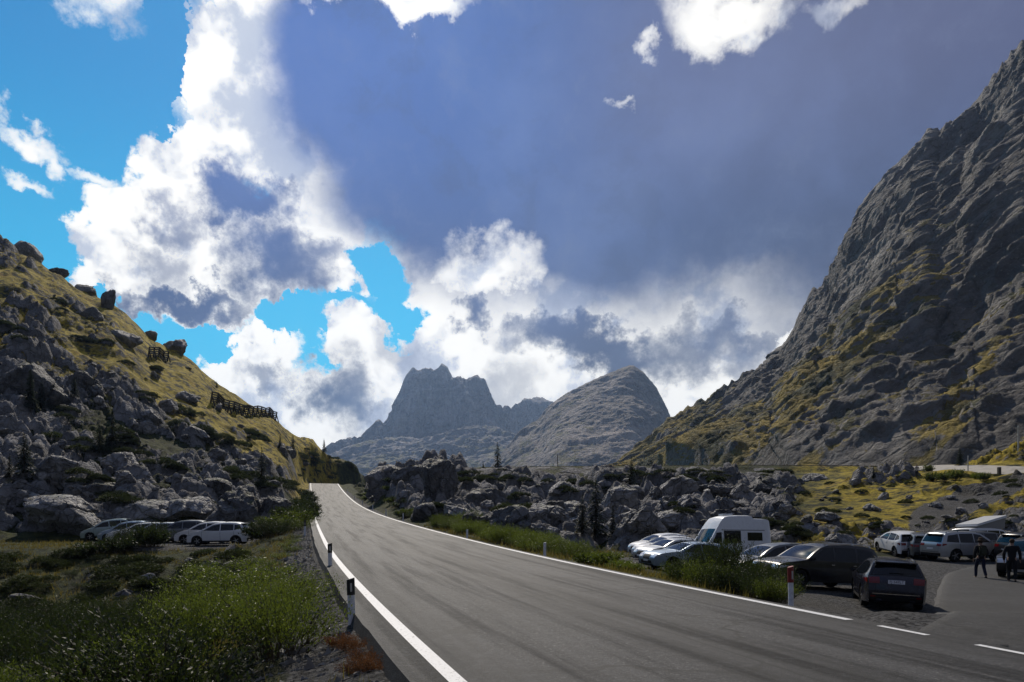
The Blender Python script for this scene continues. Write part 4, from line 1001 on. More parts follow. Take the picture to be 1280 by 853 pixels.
def gravel_mass():
    rs = np.random.RandomState(8); n = 9000; s_ = rs.uniform(-4, 45, n) ** 1.0; side = rs.rand(n) < .6
    i = np.searchsorted(RS, s_); of = np.where(side, -rs.uniform(3.85, 5.2, n), rs.uniform(3.7, 5.0, n))
    X = RX[i] + RN[i, 0] * of; Y = RY[i] + RN[i, 1] * of; ok = (Y > 4) & (640 + FP * X / Y < 1030); X, Y = X[ok], Y[ok]; m = len(X)
    Z = np.array([gz(a, b) for a, b in zip(X, Y)]); c = np.stack([X, Y, Z], 1); r = rs.uniform(.012, .045, m)[:, None] * (1 + (rs.rand(m) > .97) * 1.6)[:, None]
    V = c[:, None, :] + r[:, None, :] * (np.array([[1, 0, 0], [-.5, .87, 0], [-.5, -.87, 0], [0, 0, .8]])[None] + rs.randn(m, 4, 3) * .3)
    F = np.array([[0, 1, 3], [1, 2, 3], [2, 0, 3]]); T = V[:, F].reshape(-1, 3, 3)
    o = link('gravel', tri_mesh('gravel', T, [plain('loose_stone', (.22, .215, .205), .9, .2, dirt=.8, dscale=3)], 3)); tag(o, kind='stuff')
gravel_mass()

# ------------------------------------------------------------------ vehicles
def paint(name, col, rough=.32, metal=.0): return plain(name, col, rough, .4, metal, coat=.45, dirt=.12, dscale=3)
M['white'] = paint('white_paint', (.72, .73, .74)); M['silver'] = paint('silver_paint', (.42, .44, .46), .32, .6); M['blue_silver'] = paint('blue_silver_paint', (.30, .38, .48), .32, .5)
M['grey'] = paint('grey_paint', (.12, .13, .14), .3, .4); M['black_p'] = paint('black_paint', (.012, .012, .014)); M['navy'] = paint('navy_paint', (.006, .008, .020), .25, .1)
M['teal'] = paint('light_green_grey_paint', (.34, .42, .42), .3, .3)
M['glass'] = plain('car_glass', (.006, .008, .009), .05, .45, 0); M['rubber'] = plain('rubber', (.015, .015, .015), .85, .2); M['trim'] = plain('black_plastic', (.02, .02, .02), .6, .3)
M['alloy'] = plain('alloy', (.42, .42, .43), .35, .5, .8, dirt=.3); M['chrome'] = plain('chrome', (.7, .7, .7), .12, .5, 1)
M['lamp'] = plain('lamp_glass', (.75, .77, .8), .08, .7, .3); M['red_lamp'] = plain('tail_lamp_glass', (.16, .004, .006), .12, .6); M['plate'] = plain('plate_white', (.7, .7, .7), .5)
M['wpanel'] = plain('white_panel', (.74, .77, .80), .35, .5, 0, coat=.4, dirt=.12)
PROF = {
 'hatch': dict(L=3.95, W=1.70, wb=2.50, wr=.31, belt=.96, roof=1.50, sill=.23, ends=(.70, .88),
   top=[(1.90, .24), (1.96, .38), (1.95, .56), (1.87, .70), (1.72, .80), (1.4, .90), (1.02, .98), (.62, 1.23), (.30, 1.38), (0.0, 1.45), (-.6, 1.50), (-1.25, 1.47), (-1.58, 1.40), (-1.75, 1.16), (-1.86, .96), (-1.93, .80), (-1.95, .5), (-1.90, .26)],
   ws=(.99, .33), rw=(-1.60, -1.84), side=[[(.86, .99), (-.22, .97), (-.22, 1.40), (.22, 1.33)], [(-.28, .97), (-1.12, 1.00), (-1.10, 1.39), (-.28, 1.41)], [(-1.17, 1.0), (-1.62, 1.12), (-1.50, 1.32), (-1.15, 1.38)]]),
 'wagon': dict(L=4.7, W=1.74, wb=2.75, tum=.25, wr=.33, belt=.95, roof=1.47, sill=.22, ends=(.72, .92),
   top=[(2.26, .24), (2.33, .40), (2.32, .58), (2.22, .70), (2.0, .80), (1.55, .90), (1.05, .97), (.62, 1.20), (.28, 1.36), (-.1, 1.43), (-.8, 1.47), (-1.5, 1.44), (-1.90, 1.38), (-2.08, 1.17), (-2.20, .98), (-2.30, .92), (-2.33, .72), (-2.36, .52), (-2.34, .40), (-2.25, .26)],
   ws=(1.02, .31), rw=(-1.93, -2.18), side=[[(.85, .98), (-.15, .96), (-.15, 1.39), (.20, 1.32)], [(-.21, .96), (-1.12, .98), (-1.12, 1.38), (-.21, 1.40)], [(-1.18, .98), (-1.95, 1.08), (-1.80, 1.28), (-1.18, 1.37)]]),
 'suv': dict(L=4.7, W=1.9, wb=2.80, wr=.37, belt=1.10, roof=1.74, sill=.30, ends=(.85, 1.05),
   top=[(2.22, .34), (2.32, .48), (2.33, .75), (2.25, .92), (2.0, 1.0), (1.55, 1.06), (1.15, 1.12), (.75, 1.42), (.45, 1.60), (.1, 1.69), (-.8, 1.74), (-1.6, 1.71), (-2.0, 1.64), (-2.16, 1.36), (-2.26, 1.12), (-2.32, 1.0), (-2.34, .7), (-2.34, .5), (-2.24, .34)],
   ws=(1.12, .48), rw=(-2.03, -2.24), side=[[(.98, 1.13), (-.1, 1.11), (-.1, 1.63), (.36, 1.56)], [(-.16, 1.11), (-1.10, 1.12), (-1.10, 1.63), (-.16, 1.64)], [(-1.17, 1.12), (-2.0, 1.18), (-1.86, 1.54), (-1.17, 1.62)]]),
 'van': dict(L=5.5, W=2.02, wb=3.45, wr=.35, belt=1.25, roof=2.75, sill=.30, ends=(1.1, 1.25), tum=.16,
   top=[(2.66, .32), (2.74, .5), (2.73, .82), (2.62, 1.04), (2.3, 1.20), (1.98, 1.30), (1.62, 1.72), (1.30, 2.12), (1.02, 2.45), (.78, 2.66), (.45, 2.73), (-.3, 2.76), (-1.30, 2.76), (-1.36, 2.62), (-2.3, 2.60), (-2.64, 2.55), (-2.72, 2.0), (-2.74, 1.2), (-2.75, .6), (-2.72, .34)],
   ws=(1.93, 1.34), rw=(-2.655, -2.725), side=[[(1.72, 1.32), (.98, 1.30), (.98, 1.92), (1.34, 1.90)], [(.75, 1.42), (-.35, 1.42), (-.35, 1.95), (.75, 1.95)], [(-.9, 1.5), (-2.0, 1.5), (-2.0, 1.92), (-.9, 1.92)]]),
 'minivan': dict(L=4.9, W=1.9, wb=3.0, wr=.34, belt=1.12, roof=1.98, sill=.28, ends=(.9, 1.1), tum=.15,
   top=[(2.36, .32), (2.42, .5), (2.41, .78), (2.28, .96), (1.95, 1.08), (1.62, 1.18), (1.2, 1.55), (.88, 1.84), (.55, 1.93), (-.3, 1.98), (-1.6, 1.97), (-2.25, 1.92), (-2.36, 1.5), (-2.42, 1.1), (-2.44, .6), (-2.40, .32)],
   ws=(1.58, .92), rw=(-2.26, -2.41), side=[[(1.30, 1.20), (.45, 1.16), (.45, 1.80), (.82, 1.76)], [(.38, 1.16), (-.75, 1.16), (-.75, 1.82), (.38, 1.82)], [(-.82, 1.16), (-2.1, 1.2), (-2.0, 1.78), (-.82, 1.82)]]),
}
PROF['mpv'] = dict(PROF['hatch'], L=4.3, roof=1.62, belt=1.02, top=[(x * 1.09, z * 1.08 if z > .3 else z) for x, z in PROF['hatch']['top']], ws=(1.08, .36), rw=(-1.75, -2.0), wb=2.65,
   side=[[(x * 1.09, z * 1.075) for x, z in q] for q in PROF['hatch']['side']])
class CarShape:
    def __init__(s, kind):
        s.p = PROF[kind]; T = np.array(s.p['top'], float)
        d = np.concatenate([[0], np.cumsum(np.hypot(*np.diff(T, axis=0).T))])
        # smooth the profile a little (Catmull-like resampling)
        n = int(d[-1] / .05); t = np.linspace(0, d[-1], n)
        x = np.interp(t, d, T[:, 0]); z = np.interp(t, d, T[:, 1]); k = np.array([1, 2, 3, 2, 1]) / 9
        xs = np.convolve(np.pad(x, 2, mode='edge'), k, 'valid'); zs = np.convolve(np.pad(z, 2, mode='edge'), k, 'valid'); s.x, s.z = xs, zs
        tx, tz = np.gradient(xs), np.gradient(zs); l = np.hypot(tx, tz) + 1e-9; s.nx, s.nz = -tz / l * -1, tx / l * -1
        s.nx, s.nz = tz / l, -tx / l
        s.t = t; s.Lh = s.p['L'] / 2
    def hw(s, x, z):
        p = s.p; W = p['W'] / 2; e = np.clip((np.abs(x) - (s.Lh - .75)) / .75, 0, 1)
        w = W * (1 - .17 * e ** 2.6); w = w * (1 - .045 * np.clip((z - .62) / .5, -1, 1) ** 2)
        tm = p.get('tum', .20); a = np.clip((z - p['belt']) / (p['roof'] - p['belt']), 0, 1)
        return w - tm * a - .035 * a ** 4
    def zb(s, x):
        p = s.p; z = np.full_like(np.asarray(x, float), p['sill'])
        for c in (p['wb'] / 2, -p['wb'] / 2):
            R = p['wr'] + .065; d = np.abs(x - c); z = np.where(d < R, np.maximum(z, p['wr'] + np.sqrt(np.maximum(R * R - d * d, 0)) - .0), z)
        return z
    def crown(s, x, z): return .012 + .045 * np.clip(z / s.p['roof'], 0, 1)
    def top(s, tt, v, lift=0):
        x = np.interp(tt, s.t, s.x); z = np.interp(tt, s.t, s.z); nx = np.interp(tt, s.t, s.nx); nz = np.interp(tt, s.t, s.nz)
        c = s.crown(x, z) * (1 - v * v) + lift; w = s.hw(x, z)
        return x + nx * c, w * v, z + nz * c
    def t_at_x(s, x, half):      # parameter on the front (half=1) or rear (-1) part
        m = np.arange(len(s.x)); k = m[: len(m) // 2 + 1] if half > 0 else m[len(m) // 2:]
        return s.t[k[np.argmin(np.abs(s.x[k] - x))]]
    def t_at_z(s, z, half):
        m = np.arange(len(s.x)); k = m[: len(m) // 3] if half > 0 else m[2 * len(m) // 3:]
        return s.t[k[np.argmin(np.abs(s.z[k] - z))]]
def pmesh(name, X, Y, Z, mat, rev=False):
    me = bpy.data.meshes.new(name); nr, nc = X.shape
    i = np.arange(nr * nc).reshape(nr, nc); f = np.stack([i[:-1, :-1], i[:-1, 1:], i[1:, 1:], i[1:, :-1]], -1).reshape(-1, 4)
    me.from_pydata(np.stack([X, Y, Z], -1).reshape(-1, 3).tolist(), [], f.tolist()); me.materials.append(mat)
    me.polygons.foreach_set('use_smooth', [True] * len(f)); me.update(); return me
def body_mesh(S, mat):
    n = len(S.x); nr = 12; nv = 10
    x = S.x; zt = S.z; zb = np.minimum(S.zb(x), zt - .004)
    rows = []
    for j in range(nr + 1): z = zb + (zt - zb) * j / nr; rows.append((x, S.hw(x, z), z))
    for j in range(1, nv):
        v = 1 - 2 * j / nv; a, b, c = S.top(S.t, np.full(n, v)); rows.append((a, b, c))
    for j in range(nr, -1, -1): z = zb + (zt - zb) * j / nr; rows.append((x, -S.hw(x, z), z))
    rows.append((x, -S.hw(x, zb) * .9, zb + .02)); rows.append((x, S.hw(x, zb) * .9, zb + .02))
    R = np.array(rows); m = len(rows)                                     # m,3,n
    co = R.transpose(2, 0, 1).reshape(-1, 3); i = np.arange(n * m).reshape(n, m); fs = []; mi = []
    for a in range(m):
        b = (a + 1) % m
        for k in range(n - 1): fs.append((i[k, a], i[k + 1, a], i[k + 1, b], i[k, b])); mi.append(1 if a >= m - 3 else 0)
    me = soup_mesh('body', co, [tuple(int(q) for q in f) for f in fs], [mat, M['trim']], mi, True)
    bm = bmesh.new(); bm.from_mesh(me); bmesh.ops.recalc_face_normals(bm, faces=bm.faces); bm.to_mesh(me); bm.free(); smooth_by_angle(me, 42); return me
def side_patch(S, quad, mat, sgn, name, lift=.004, nu=8, nv=5):
    q = np.array(quad); u = np.linspace(0, 1, nu)[:, None]; v = np.linspace(0, 1, nv)[None, :]
    P = [(q[0, k] * (1 - u) + q[1, k] * u) * (1 - v) + (q[3, k] * (1 - u) + q[2, k] * u) * v for k in (0, 1)]
    return pmesh(name, P[0], sgn * (S.hw(P[0], P[1]) + lift), P[1], mat)
def top_patch(S, t0, t1, v0, v1, mat, name, lift=.005, nu=8, nv=10, v0b=None, v1b=None):
    a = np.linspace(0, 1, nu)[:, None]; b = np.linspace(0, 1, nv)[None, :]
    v0b = v0 if v0b is None else v0b; v1b = v1 if v1b is None else v1b
    T = t0 + (t1 - t0) * a + 0 * b; V = (v0 + (v0b - v0) * a) * (1 - b) + (v1 + (v1b - v1) * a) * b
    return pmesh(name, *S.top(T, V, lift), mat)
def box_mesh(name, c, d, mat, bev=.012):
    bm = bmesh.new(); bmesh.ops.create_cube(bm, size=1); bmesh.ops.scale(bm, vec=d, verts=bm.verts); bmesh.ops.translate(bm, vec=c, verts=bm.verts)
    if bev: bmesh.ops.bevel(bm, geom=bm.edges[:], offset=min(bev, min(d) * .4), segments=2, affect='EDGES')
    me = bpy.data.meshes.new(name); bm.to_mesh(me); bm.free(); me.materials.append(mat); return me
def join(name, meshes):
    bm = bmesh.new(); mats = []
    for me in meshes:
        s = len(bm.faces); bm.from_mesh(me); bm.faces.ensure_lookup_table()
        if me.materials[0] not in mats: mats.append(me.materials[0])
        for f in bm.faces[s:]: f.material_index = mats.index(me.materials[0])
    o = bpy.data.meshes.new(name); bm.to_mesh(o); bm.free(); [o.materials.append(m) for m in mats]; return o
def lathe(prof, mat, name, n=28):
    bm = bmesh.new(); rings = [[bm.verts.new((r * math.cos(k * 6.2832 / n), y_, r * math.sin(k * 6.2832 / n))) for k in range(n)] for r, y_ in prof]
    for a, b in zip(rings, rings[1:]):
        for i in range(n): bm.faces.new((a[i], a[(i + 1) % n], b[(i + 1) % n], b[i])).smooth = True
    bmesh.ops.recalc_face_normals(bm, faces=bm.faces)
    me = bpy.data.meshes.new(name); bm.to_mesh(me); bm.free(); me.materials.append(mat); smooth_by_angle(me, 35); return me
def rim_mesh(r):
    ms = [lathe([(r * 1.0, -.02), (r * .93, .0), (r * .90, -.03), (r * .88, -.06), (.02, -.07)], M['alloy'], 'r')]
    for k in range(5):
        b = box_mesh('s', (r * .5, -.015, 0), (r * .86, .03, r * .20), M['alloy'], .008); b.transform(Matrix.Rotation(k * 1.2566, 4, 'Y')); ms.append(b)
    ms.append(lathe([(.001, .012), (r * .17, .010), (r * .2, -.03)], M['alloy'], 'hub', 14))
    ms[0].materials.clear(); ms[0].materials.append(M['trim']); return join('rim', ms)
WH = {}
def wheel(root, x, side, S):
    r = S.p['wr']; W = S.p['W'] / 2
    if r not in WH:
        WH[r] = (lathe([(r * .66, -.20), (r * .9, -.21), (r * .985, -.18), (r, -.12), (r, -.07), (r * .985, -.015), (r * .93, .0), (r * .68, -.005)], M['rubber'], 'tyre', 32), rim_mesh(r * .70))
    w_ = link('wheel', WH[r][0], root); w_.location = (x, side * (W - .035), r)
    if side < 0: w_.rotation_euler = (0, 0, math.pi)
    rm = link('rim', WH[r][1], w_); rm.location = (0, -.012, 0)
def car(kind, px, Y, az, mat, label, group=None, plate=None, rails=False, roofbox=False, scale=1.0, z=None, dx=0):
    S = CarShape(kind); p = S.p; X = (px - 640) / FP * Y
    root = empty('parked_car' if kind not in ('van', 'minivan') else 'camper_van', (X, Y, gz(X, Y) + .015 if z is None else z), math.radians(90 - az)); root.scale = (scale,) * 3
    tag(root, label, 'car' if kind not in ('van', 'minivan') else 'van', group)
    # sit on the slope
    f = Vector((math.sin(math.radians(az)), math.cos(math.radians(az)), 0)); l = Vector((-f.y, f.x, 0)); h = p['wb'] / 2
    if z is None:
        a = gz(X + f.x * h, Y + f.y * h); b = gz(X - f.x * h, Y - f.y * h); c = gz(X + l.x * .8, Y + l.y * .8); d = gz(X - l.x * .8, Y - l.y * .8)
        pitch = max(-.12, min(.12, math.atan((a - b) / (2 * h)))); roll = max(-.06, min(.06, math.atan((c - d) / 1.6)))
        root.rotation_euler = (Matrix.Rotation(math.radians(90 - az), 3, 'Z') @ Matrix.Rotation(-pitch, 3, 'Y') @ Matrix.Rotation(roll, 3, 'X')).to_euler()
        root.location.z = (a + b + c + d) / 4 + .02
    link('body', body_mesh(S, mat), root)
    for sg in (1, -1):
        for q in p['side'][:3]: link('side_window', side_patch(S, q, M['glass'], sg, 'side_window'), root)
        for q in (p['side'][0][1], p['side'][1][1]):
            pass
        for x0 in (p['side'][0][0][0] + .08, p['side'][0][1][0] - .03, p['side'][1][1][0] - .02):
            link('door_seam', side_patch(S, [(x0, p['sill'] + .12), (x0 - .014, p['sill'] + .12), (x0 - .014, p['belt'] - .02), (x0, p['belt'] - .02)], M['trim'], sg, 'door_seam', .002, 2, 8), root)
        if kind != 'van':
            for x0 in (p['side'][0][1][0] + .10, p['side'][1][1][0] + .12):
                zz_ = p['belt'] - .13; link('door_handle', box_mesh('door_handle', (x0, sg * (float(S.hw(np.array(x0), np.array(zz_))) + .012), zz_), (.17, .03, .028), mat if mat is not M['black_p'] else M['chrome']), root)
        link('sill_trim', side_patch(S, [(p['wb'] / 2 - p['wr'] - .07, p['sill'] + .002), (-p['wb'] / 2 + p['wr'] + .07, p['sill'] + .002), (-p['wb'] / 2 + p['wr'] + .07, p['sill'] + .10), (p['wb'] / 2 - p['wr'] - .07, p['sill'] + .10)], M['trim'], sg, 'sill_trim', .006), root)
        mx = p['side'][0][0][0] - .06; mz = p['belt'] + .07; my = float(S.hw(np.array(mx), np.array(mz)))
        link('mirror', box_mesh('mirror', (mx, sg * (my + .12), mz), (.11, .20, .13), mat, .04), root)
        for xx in (p['wb'] / 2, -p['wb'] / 2): wheel(root, xx, sg, S)
        e0, e1 = p['ends']
        t0, t1 = S.t_at_z(e0 - .13, 1), S.t_at_z(e0 + .03, 1)
        link('headlight', top_patch(S, t0, t1, sg * .56, sg * .985, M['lamp'], 'headlight', .008, 5, 6), root)
        hh = float(np.interp(t0, S.t, S.z)); hx = float(np.interp(t0, S.t, S.x))
        link('headlight_wrap', side_patch(S, [(hx - .03, e0 - .10), (hx - .34, e0 - .0), (hx - .38, e0 + .035), (hx - .10, e0 + .02)], M['lamp'], sg, 'headlight_wrap', .005), root)
        t0, t1 = S.t_at_z(e1 + .02, -1), S.t_at_z(e1 - .12, -1)
        rx_ = float(np.interp((t0 + t1) / 2, S.t, S.x))
        link('tail_light', top_patch(S, t0, t1, sg * .60, sg * .985, M['red_lamp'], 'tail_light', .008, 5, 6), root)
        link('tail_light_wrap', side_patch(S, [(rx_ + .04, e1 - .13), (rx_ + .30, e1 - .04), (rx_ + .26, e1 + .02), (rx_ + .07, e1 + .02)], M['red_lamp'], sg, 'tail_light_wrap', .005), root)
        if rails:
            x0, x1 = p['side'][2][2][0] + .0, p['side'][0][3][0] - .15; xs = np.linspace(x0, x1, 14); R = []
            for xx in xs:
                zr = float(np.interp(xx, S.x[::-1], np.where(S.z[::-1] > p['belt'], S.z[::-1], p['belt']))); R.append((xx, sg * (float(S.hw(np.array(xx), np.array(zr))) - .07), zr + .055 + .01))
            bm = bmesh.new(); pr = None
            for q in R:
                rg = [bm.verts.new((q[0], q[1] + dy, q[2] + dz)) for dy, dz in ((-.018, -.014), (.018, -.014), (.018, .014), (-.018, .014))]
                if pr: [bm.faces.new((pr[i], pr[(i + 1) % 4], rg[(i + 1) % 4], rg[i])) for i in range(4)]
                pr = rg
            for q in (R[0], R[5], R[-1]):
                g_ = bmesh.ops.create_cube(bm, size=1)['verts']; bmesh.ops.scale(bm, vec=(.07, .03, .07), verts=g_); bmesh.ops.translate(bm, vec=(q[0], q[1], q[2] - .035), verts=g_)
            me = bpy.data.meshes.new('roof_rail'); bm.to_mesh(me); bm.free(); me.materials.append(M['chrome'] if mat is not M['white'] else M['trim']); link('roof_rail', me, root)
    link('windscreen', top_patch(S, S.t_at_x(p['ws'][0], 1), S.t_at_x(p['ws'][1], 1), -.88, .88, M['glass'], 'windscreen'), root)
    i0, i1 = S.t_at_x(p['rw'][0], -1), S.t_at_x(p['rw'][1], -1)
    if kind != 'van': link('rear_window', top_patch(S, i0, i1, -.84, .84, M['glass'], 'rear_window', v0b=-.9, v1b=.9), root)
    else:
        for s_ in (-1, 1): link('rear_window', top_patch(S, S.t_at_z(2.1, -1), S.t_at_z(1.4, -1), s_ * .12, s_ * .8, M['glass'], 'rear_window'), root)
    e0, e1 = p['ends']
    if kind not in ('van', 'minivan'):
        a, b, c = [float(q) for q in S.top(np.array(i0 - .03), np.array(0.0), .0)]
        link('roof_spoiler', box_mesh('roof_spoiler', (a - .06, 0, c + .0), (.26, p['W'] * .66, .035), mat, .015), root)
        tb = S.t_at_z(p['sill'] + .33, -1)
        for s_ in (-1, 1): link('tailgate_seam', top_patch(S, i1 + .02, tb, s_ * .80, s_ * .812, M['trim'], 'tailgate_seam', .003, 8, 2, s_ * .74, s_ * .752), root)
        link('tailgate_seam', top_patch(S, tb, tb + .012, -.75, .75, M['trim'], 'tailgate_seam', .003, 2, 10), root)
        link('bumper_highlight_crease', top_patch(S, tb + .035, tb + .055, -.86, .86, M['chrome'] if plate else M['trim'], 'bumper_highlight_crease', .006, 2, 10), root)  # chrome strip stands in for the estate's bumper-ledge highlight; dark crease line elsewhere
        link('rear_window_frame', top_patch(S, i0 - .03, i1 + .03, -.88, .88, M['trim'], 'rear_window_frame', .002, v0b=-.94, v1b=.94), root)
    link('grille', top_patch(S, S.t_at_z(e0 - .24, 1), S.t_at_z(e0 - .02, 1), -.42, .42, M['trim'], 'grille', .006), root)
    link('lower_grille', top_patch(S, S.t_at_z(p['sill'] + .06, 1), S.t_at_z(p['sill'] + .20, 1), -.7, .7, M['trim'], 'lower_grille', .005), root)
    link('number_plate', top_patch(S, S.t_at_z(.36, 1), S.t_at_z(.47, 1), -.30, .30, M['plate'], 'number_plate', .012, 2, 4), root)
    link('rear_bumper_trim', top_patch(S, S.t_at_z(p['sill'] + .24, -1), S.t_at_z(p['sill'] + .06, -1), -.93, .93, M['trim'], 'rear_bumper_trim', .005), root)
    zp = e1 - .02 if plate else e1 - .22
    pl = link('number_plate', top_patch(S, S.t_at_z(zp, -1), S.t_at_z(zp - .11, -1), -.30, .30, M['plate'], 'number_plate', .012, 2, 4), root)
    if plate:
        cu = bpy.data.curves.new('plate_text', 'FONT'); cu.body = plate; cu.size = .105; cu.align_x = 'CENTER'; cu.align_y = 'CENTER'; cu.extrude = .001
        cu.materials.append(plain('plate_ink', (.02, .02, .03), .6)); tx = bpy.data.objects.new('plate_text', cu); C.objects.link(tx); dg_ = bpy.context.evaluated_depsgraph_get(); dg_.update(); tm = bpy.data.meshes.new_from_object(tx.evaluated_get(dg_)); bpy.data.objects.remove(tx); tx = link('plate_text', tm, pl)
        a = S.top(np.array(S.t_at_z(zp - .055, -1)), np.array(0.0), .024); tx.location = [float(q) for q in a]; tx.rotation_euler = (math.radians(90), 0, math.radians(-90))
        link('tailgate_trim', top_patch(S, S.t_at_z(zp + .035, -1), S.t_at_z(zp + .005, -1), -.62, .62, M['chrome'], 'tailgate_trim', .012, 3, 8), root)
        for s_ in (-1, 1): link('bumper_reflector', top_patch(S, S.t_at_z(.42, -1), S.t_at_z(.38, -1), s_ * .74, s_ * .92, M['red_lamp'], 'bumper_reflector', .012, 2, 3), root)
        for s_ in (-1, 1): link('exhaust_trim', top_patch(S, S.t_at_z(.33, -1), S.t_at_z(.28, -1), s_ * .5, s_ * .7, M['chrome'], 'exhaust_trim', .02, 2, 3), root)
        w_ = box_mesh('rear_wiper', (0, 0, 0), (.38, .018, .02), M['trim'], .004); ww = link('rear_wiper', w_, root); a = S.top(np.array(i1 - .05), np.array(.0), .02); ww.location = [float(q) for q in a]; ww.rotation_euler = (0, 0, math.radians(90))
    return root, S

# right-hand car park
car('wagon', 1106, 22.6, 21, M['navy'], 'dark blue estate car seen from behind at the mouth of the side road', plate='FJ 547LT', rails=True, scale=.97)
car('suv', 1018, 26.3, -106, M['black_p'], 'black off-road car with bright roof rails parked left of the dark blue estate', rails=True, scale=.94)
car('wagon', 1002, 30.4, -106, M['silver'], 'silver car whose roof shows just above the black off-road car')
car('hatch', 962, 29.5, -106, M['grey'], 'grey hatchback hidden behind the willows right of the camper van')
V, VS = car('van', 908, 38.5, -104, M['wpanel'], 'tall white high-roof camper van behind the willows', scale=.94)
V.scale = (.80, .94, 1.03)
def van_bits():
    link('roof_hatch', box_mesh('roof_hatch', (.1, 0, 2.84), (.7, .6, .09), M['wpanel'], .03), V); link('roof_hatch', box_mesh('roof_hatch', (-1.95, 0, 2.70), (.8, .7, .10), M['trim'], .03), V)
    for sg in (1, -1):
        link('body_seam', side_patch(VS, [(1.0, 2.02), (-2.70, 2.02), (-2.70, 2.05), (1.0, 2.05)], M['trim'], sg, 'body_seam', .004), V)
        link('window_frame', side_patch(VS, [(.82, 1.36), (-.42, 1.36), (-.42, 2.0), (.82, 2.0)], M['trim'], sg, 'window_frame', .002), V)
    bm = bmesh.new()
    for yy in (-.25, .25):
        g_ = bmesh.ops.create_cube(bm, size=1)['verts']; bmesh.ops.scale(bm, vec=(.03, .03, 1.9), verts=g_); bmesh.ops.translate(bm, vec=(-2.86, yy - .45, 1.65), verts=g_)
    for k in range(6):
        g_ = bmesh.ops.create_cube(bm, size=1)['verts']; bmesh.ops.scale(bm, vec=(.03, .5, .03), verts=g_); bmesh.ops.translate(bm, vec=(-2.86, -.45, .8 + .32 * k), verts=g_)
    for zc in (.9, 2.4):
        g_ = bmesh.ops.create_cube(bm, size=1)['verts']; bmesh.ops.scale(bm, vec=(.16, .5, .03), verts=g_); bmesh.ops.translate(bm, vec=(-2.79, -.45, zc), verts=g_)
    me = bpy.data.meshes.new('rear_ladder'); bm.to_mesh(me); bm.free(); me.materials.append(M['trim']); link('rear_ladder', me, V)
van_bits()
car('wagon', 860, 33.8, -108, M['blue_silver'], 'light blue car with its bonnet poking out left of the willows', scale=.97)
car('hatch', 838, 39, -110, M['silver'], 'silver hatchback directly behind the light blue car')
car('hatch', 832, 43, -110, M['white'], 'white hatchback second from the left end of the right-hand row')
car('hatch', 824, 47, -110, M['white'], 'white hatchback at the far left end of the right-hand row')
car('suv', 1204, 43.2, 78, M['silver'], 'silver off-road car standing side-on at the back of the car park', rails=True)
car('hatch', 1144, 45.6, 12, M['grey'], 'small dark car seen from behind left of the silver off-road car')
car('hatch', 1123, 46.6, 4, M['white'], 'white car half hidden left of the small dark car')
car('wagon', 1237, 47.2, 80, M['grey'], 'grey estate behind the bonnet of the silver off-road car')
PT, PS = car('minivan', 1230, 49.5, 68, M['white'], 'white camper with its pop-up roof raised behind the silver off-road car', z=.95)
def pop_roof():
    co = [(-1.6, -.75, 1.98), (-1.6, .75, 1.98), (1.1, .75, 1.98), (1.1, -.75, 1.98), (-1.75, -.78, 2.10), (-1.75, .78, 2.10), (1.15, .78, 2.72), (1.15, -.78, 2.72), (-1.75, -.78, 2.25), (-1.75, .78, 2.25), (1.15, .78, 2.88), (1.15, -.78, 2.88)]
    link('tent_wall', soup_mesh('tent_wall', [(x * .97, y_ * .93, z_ - .001) for x, y_, z_ in co[:8]], [(0, 3, 7, 4), (1, 5, 6, 2), (2, 6, 7, 3), (0, 4, 5, 1)], [plain('tent_canvas', (.30, .30, .29), .9, .1)]), PT)
    link('lifted_roof', soup_mesh('lifted_roof', co[4:], [(0, 1, 2, 3)[::-1], (4, 5, 6, 7), (0, 4, 7, 3), (1, 2, 6, 5), (2, 3, 7, 6), (0, 1, 5, 4)], [M['white']]), PT)
pop_roof()
car('suv', 1290, 32.5, -132, M['black_p'], 'black off-road car with bright headlights nosing in at the right edge', rails=False)
car('suv', 1300, 41.5, 80, M['black_p'], 'second black off-road car behind the black one at the right edge')
# left-hand car park
car('hatch', 276, 48.2, -93, M['white'], 'white five-door hatchback nearest the road in the left car park')
car('hatch', 258, 51.4, -97, M['white'], 'white hatchback second from the right in the left car park, behind the nearest one')
car('mpv', 228, 54.0, -98, M['grey'], 'dark grey people carrier behind the two white hatchbacks')
car('wagon', 196, 55.2, -104, M['silver'], 'silver estate mostly hidden by the shrub in the left car park')
car('wagon', 176, 57.4, -108, M['white'], 'white car left of the shrub in the left car park')
car('hatch', 158, 59, -110, M['blue_silver'], 'blue grey hatchback second from the left end of the left car park')
car('hatch', 136, 60.5, -112, M['teal'], 'pale green grey hatchback at the left end of the left car park')

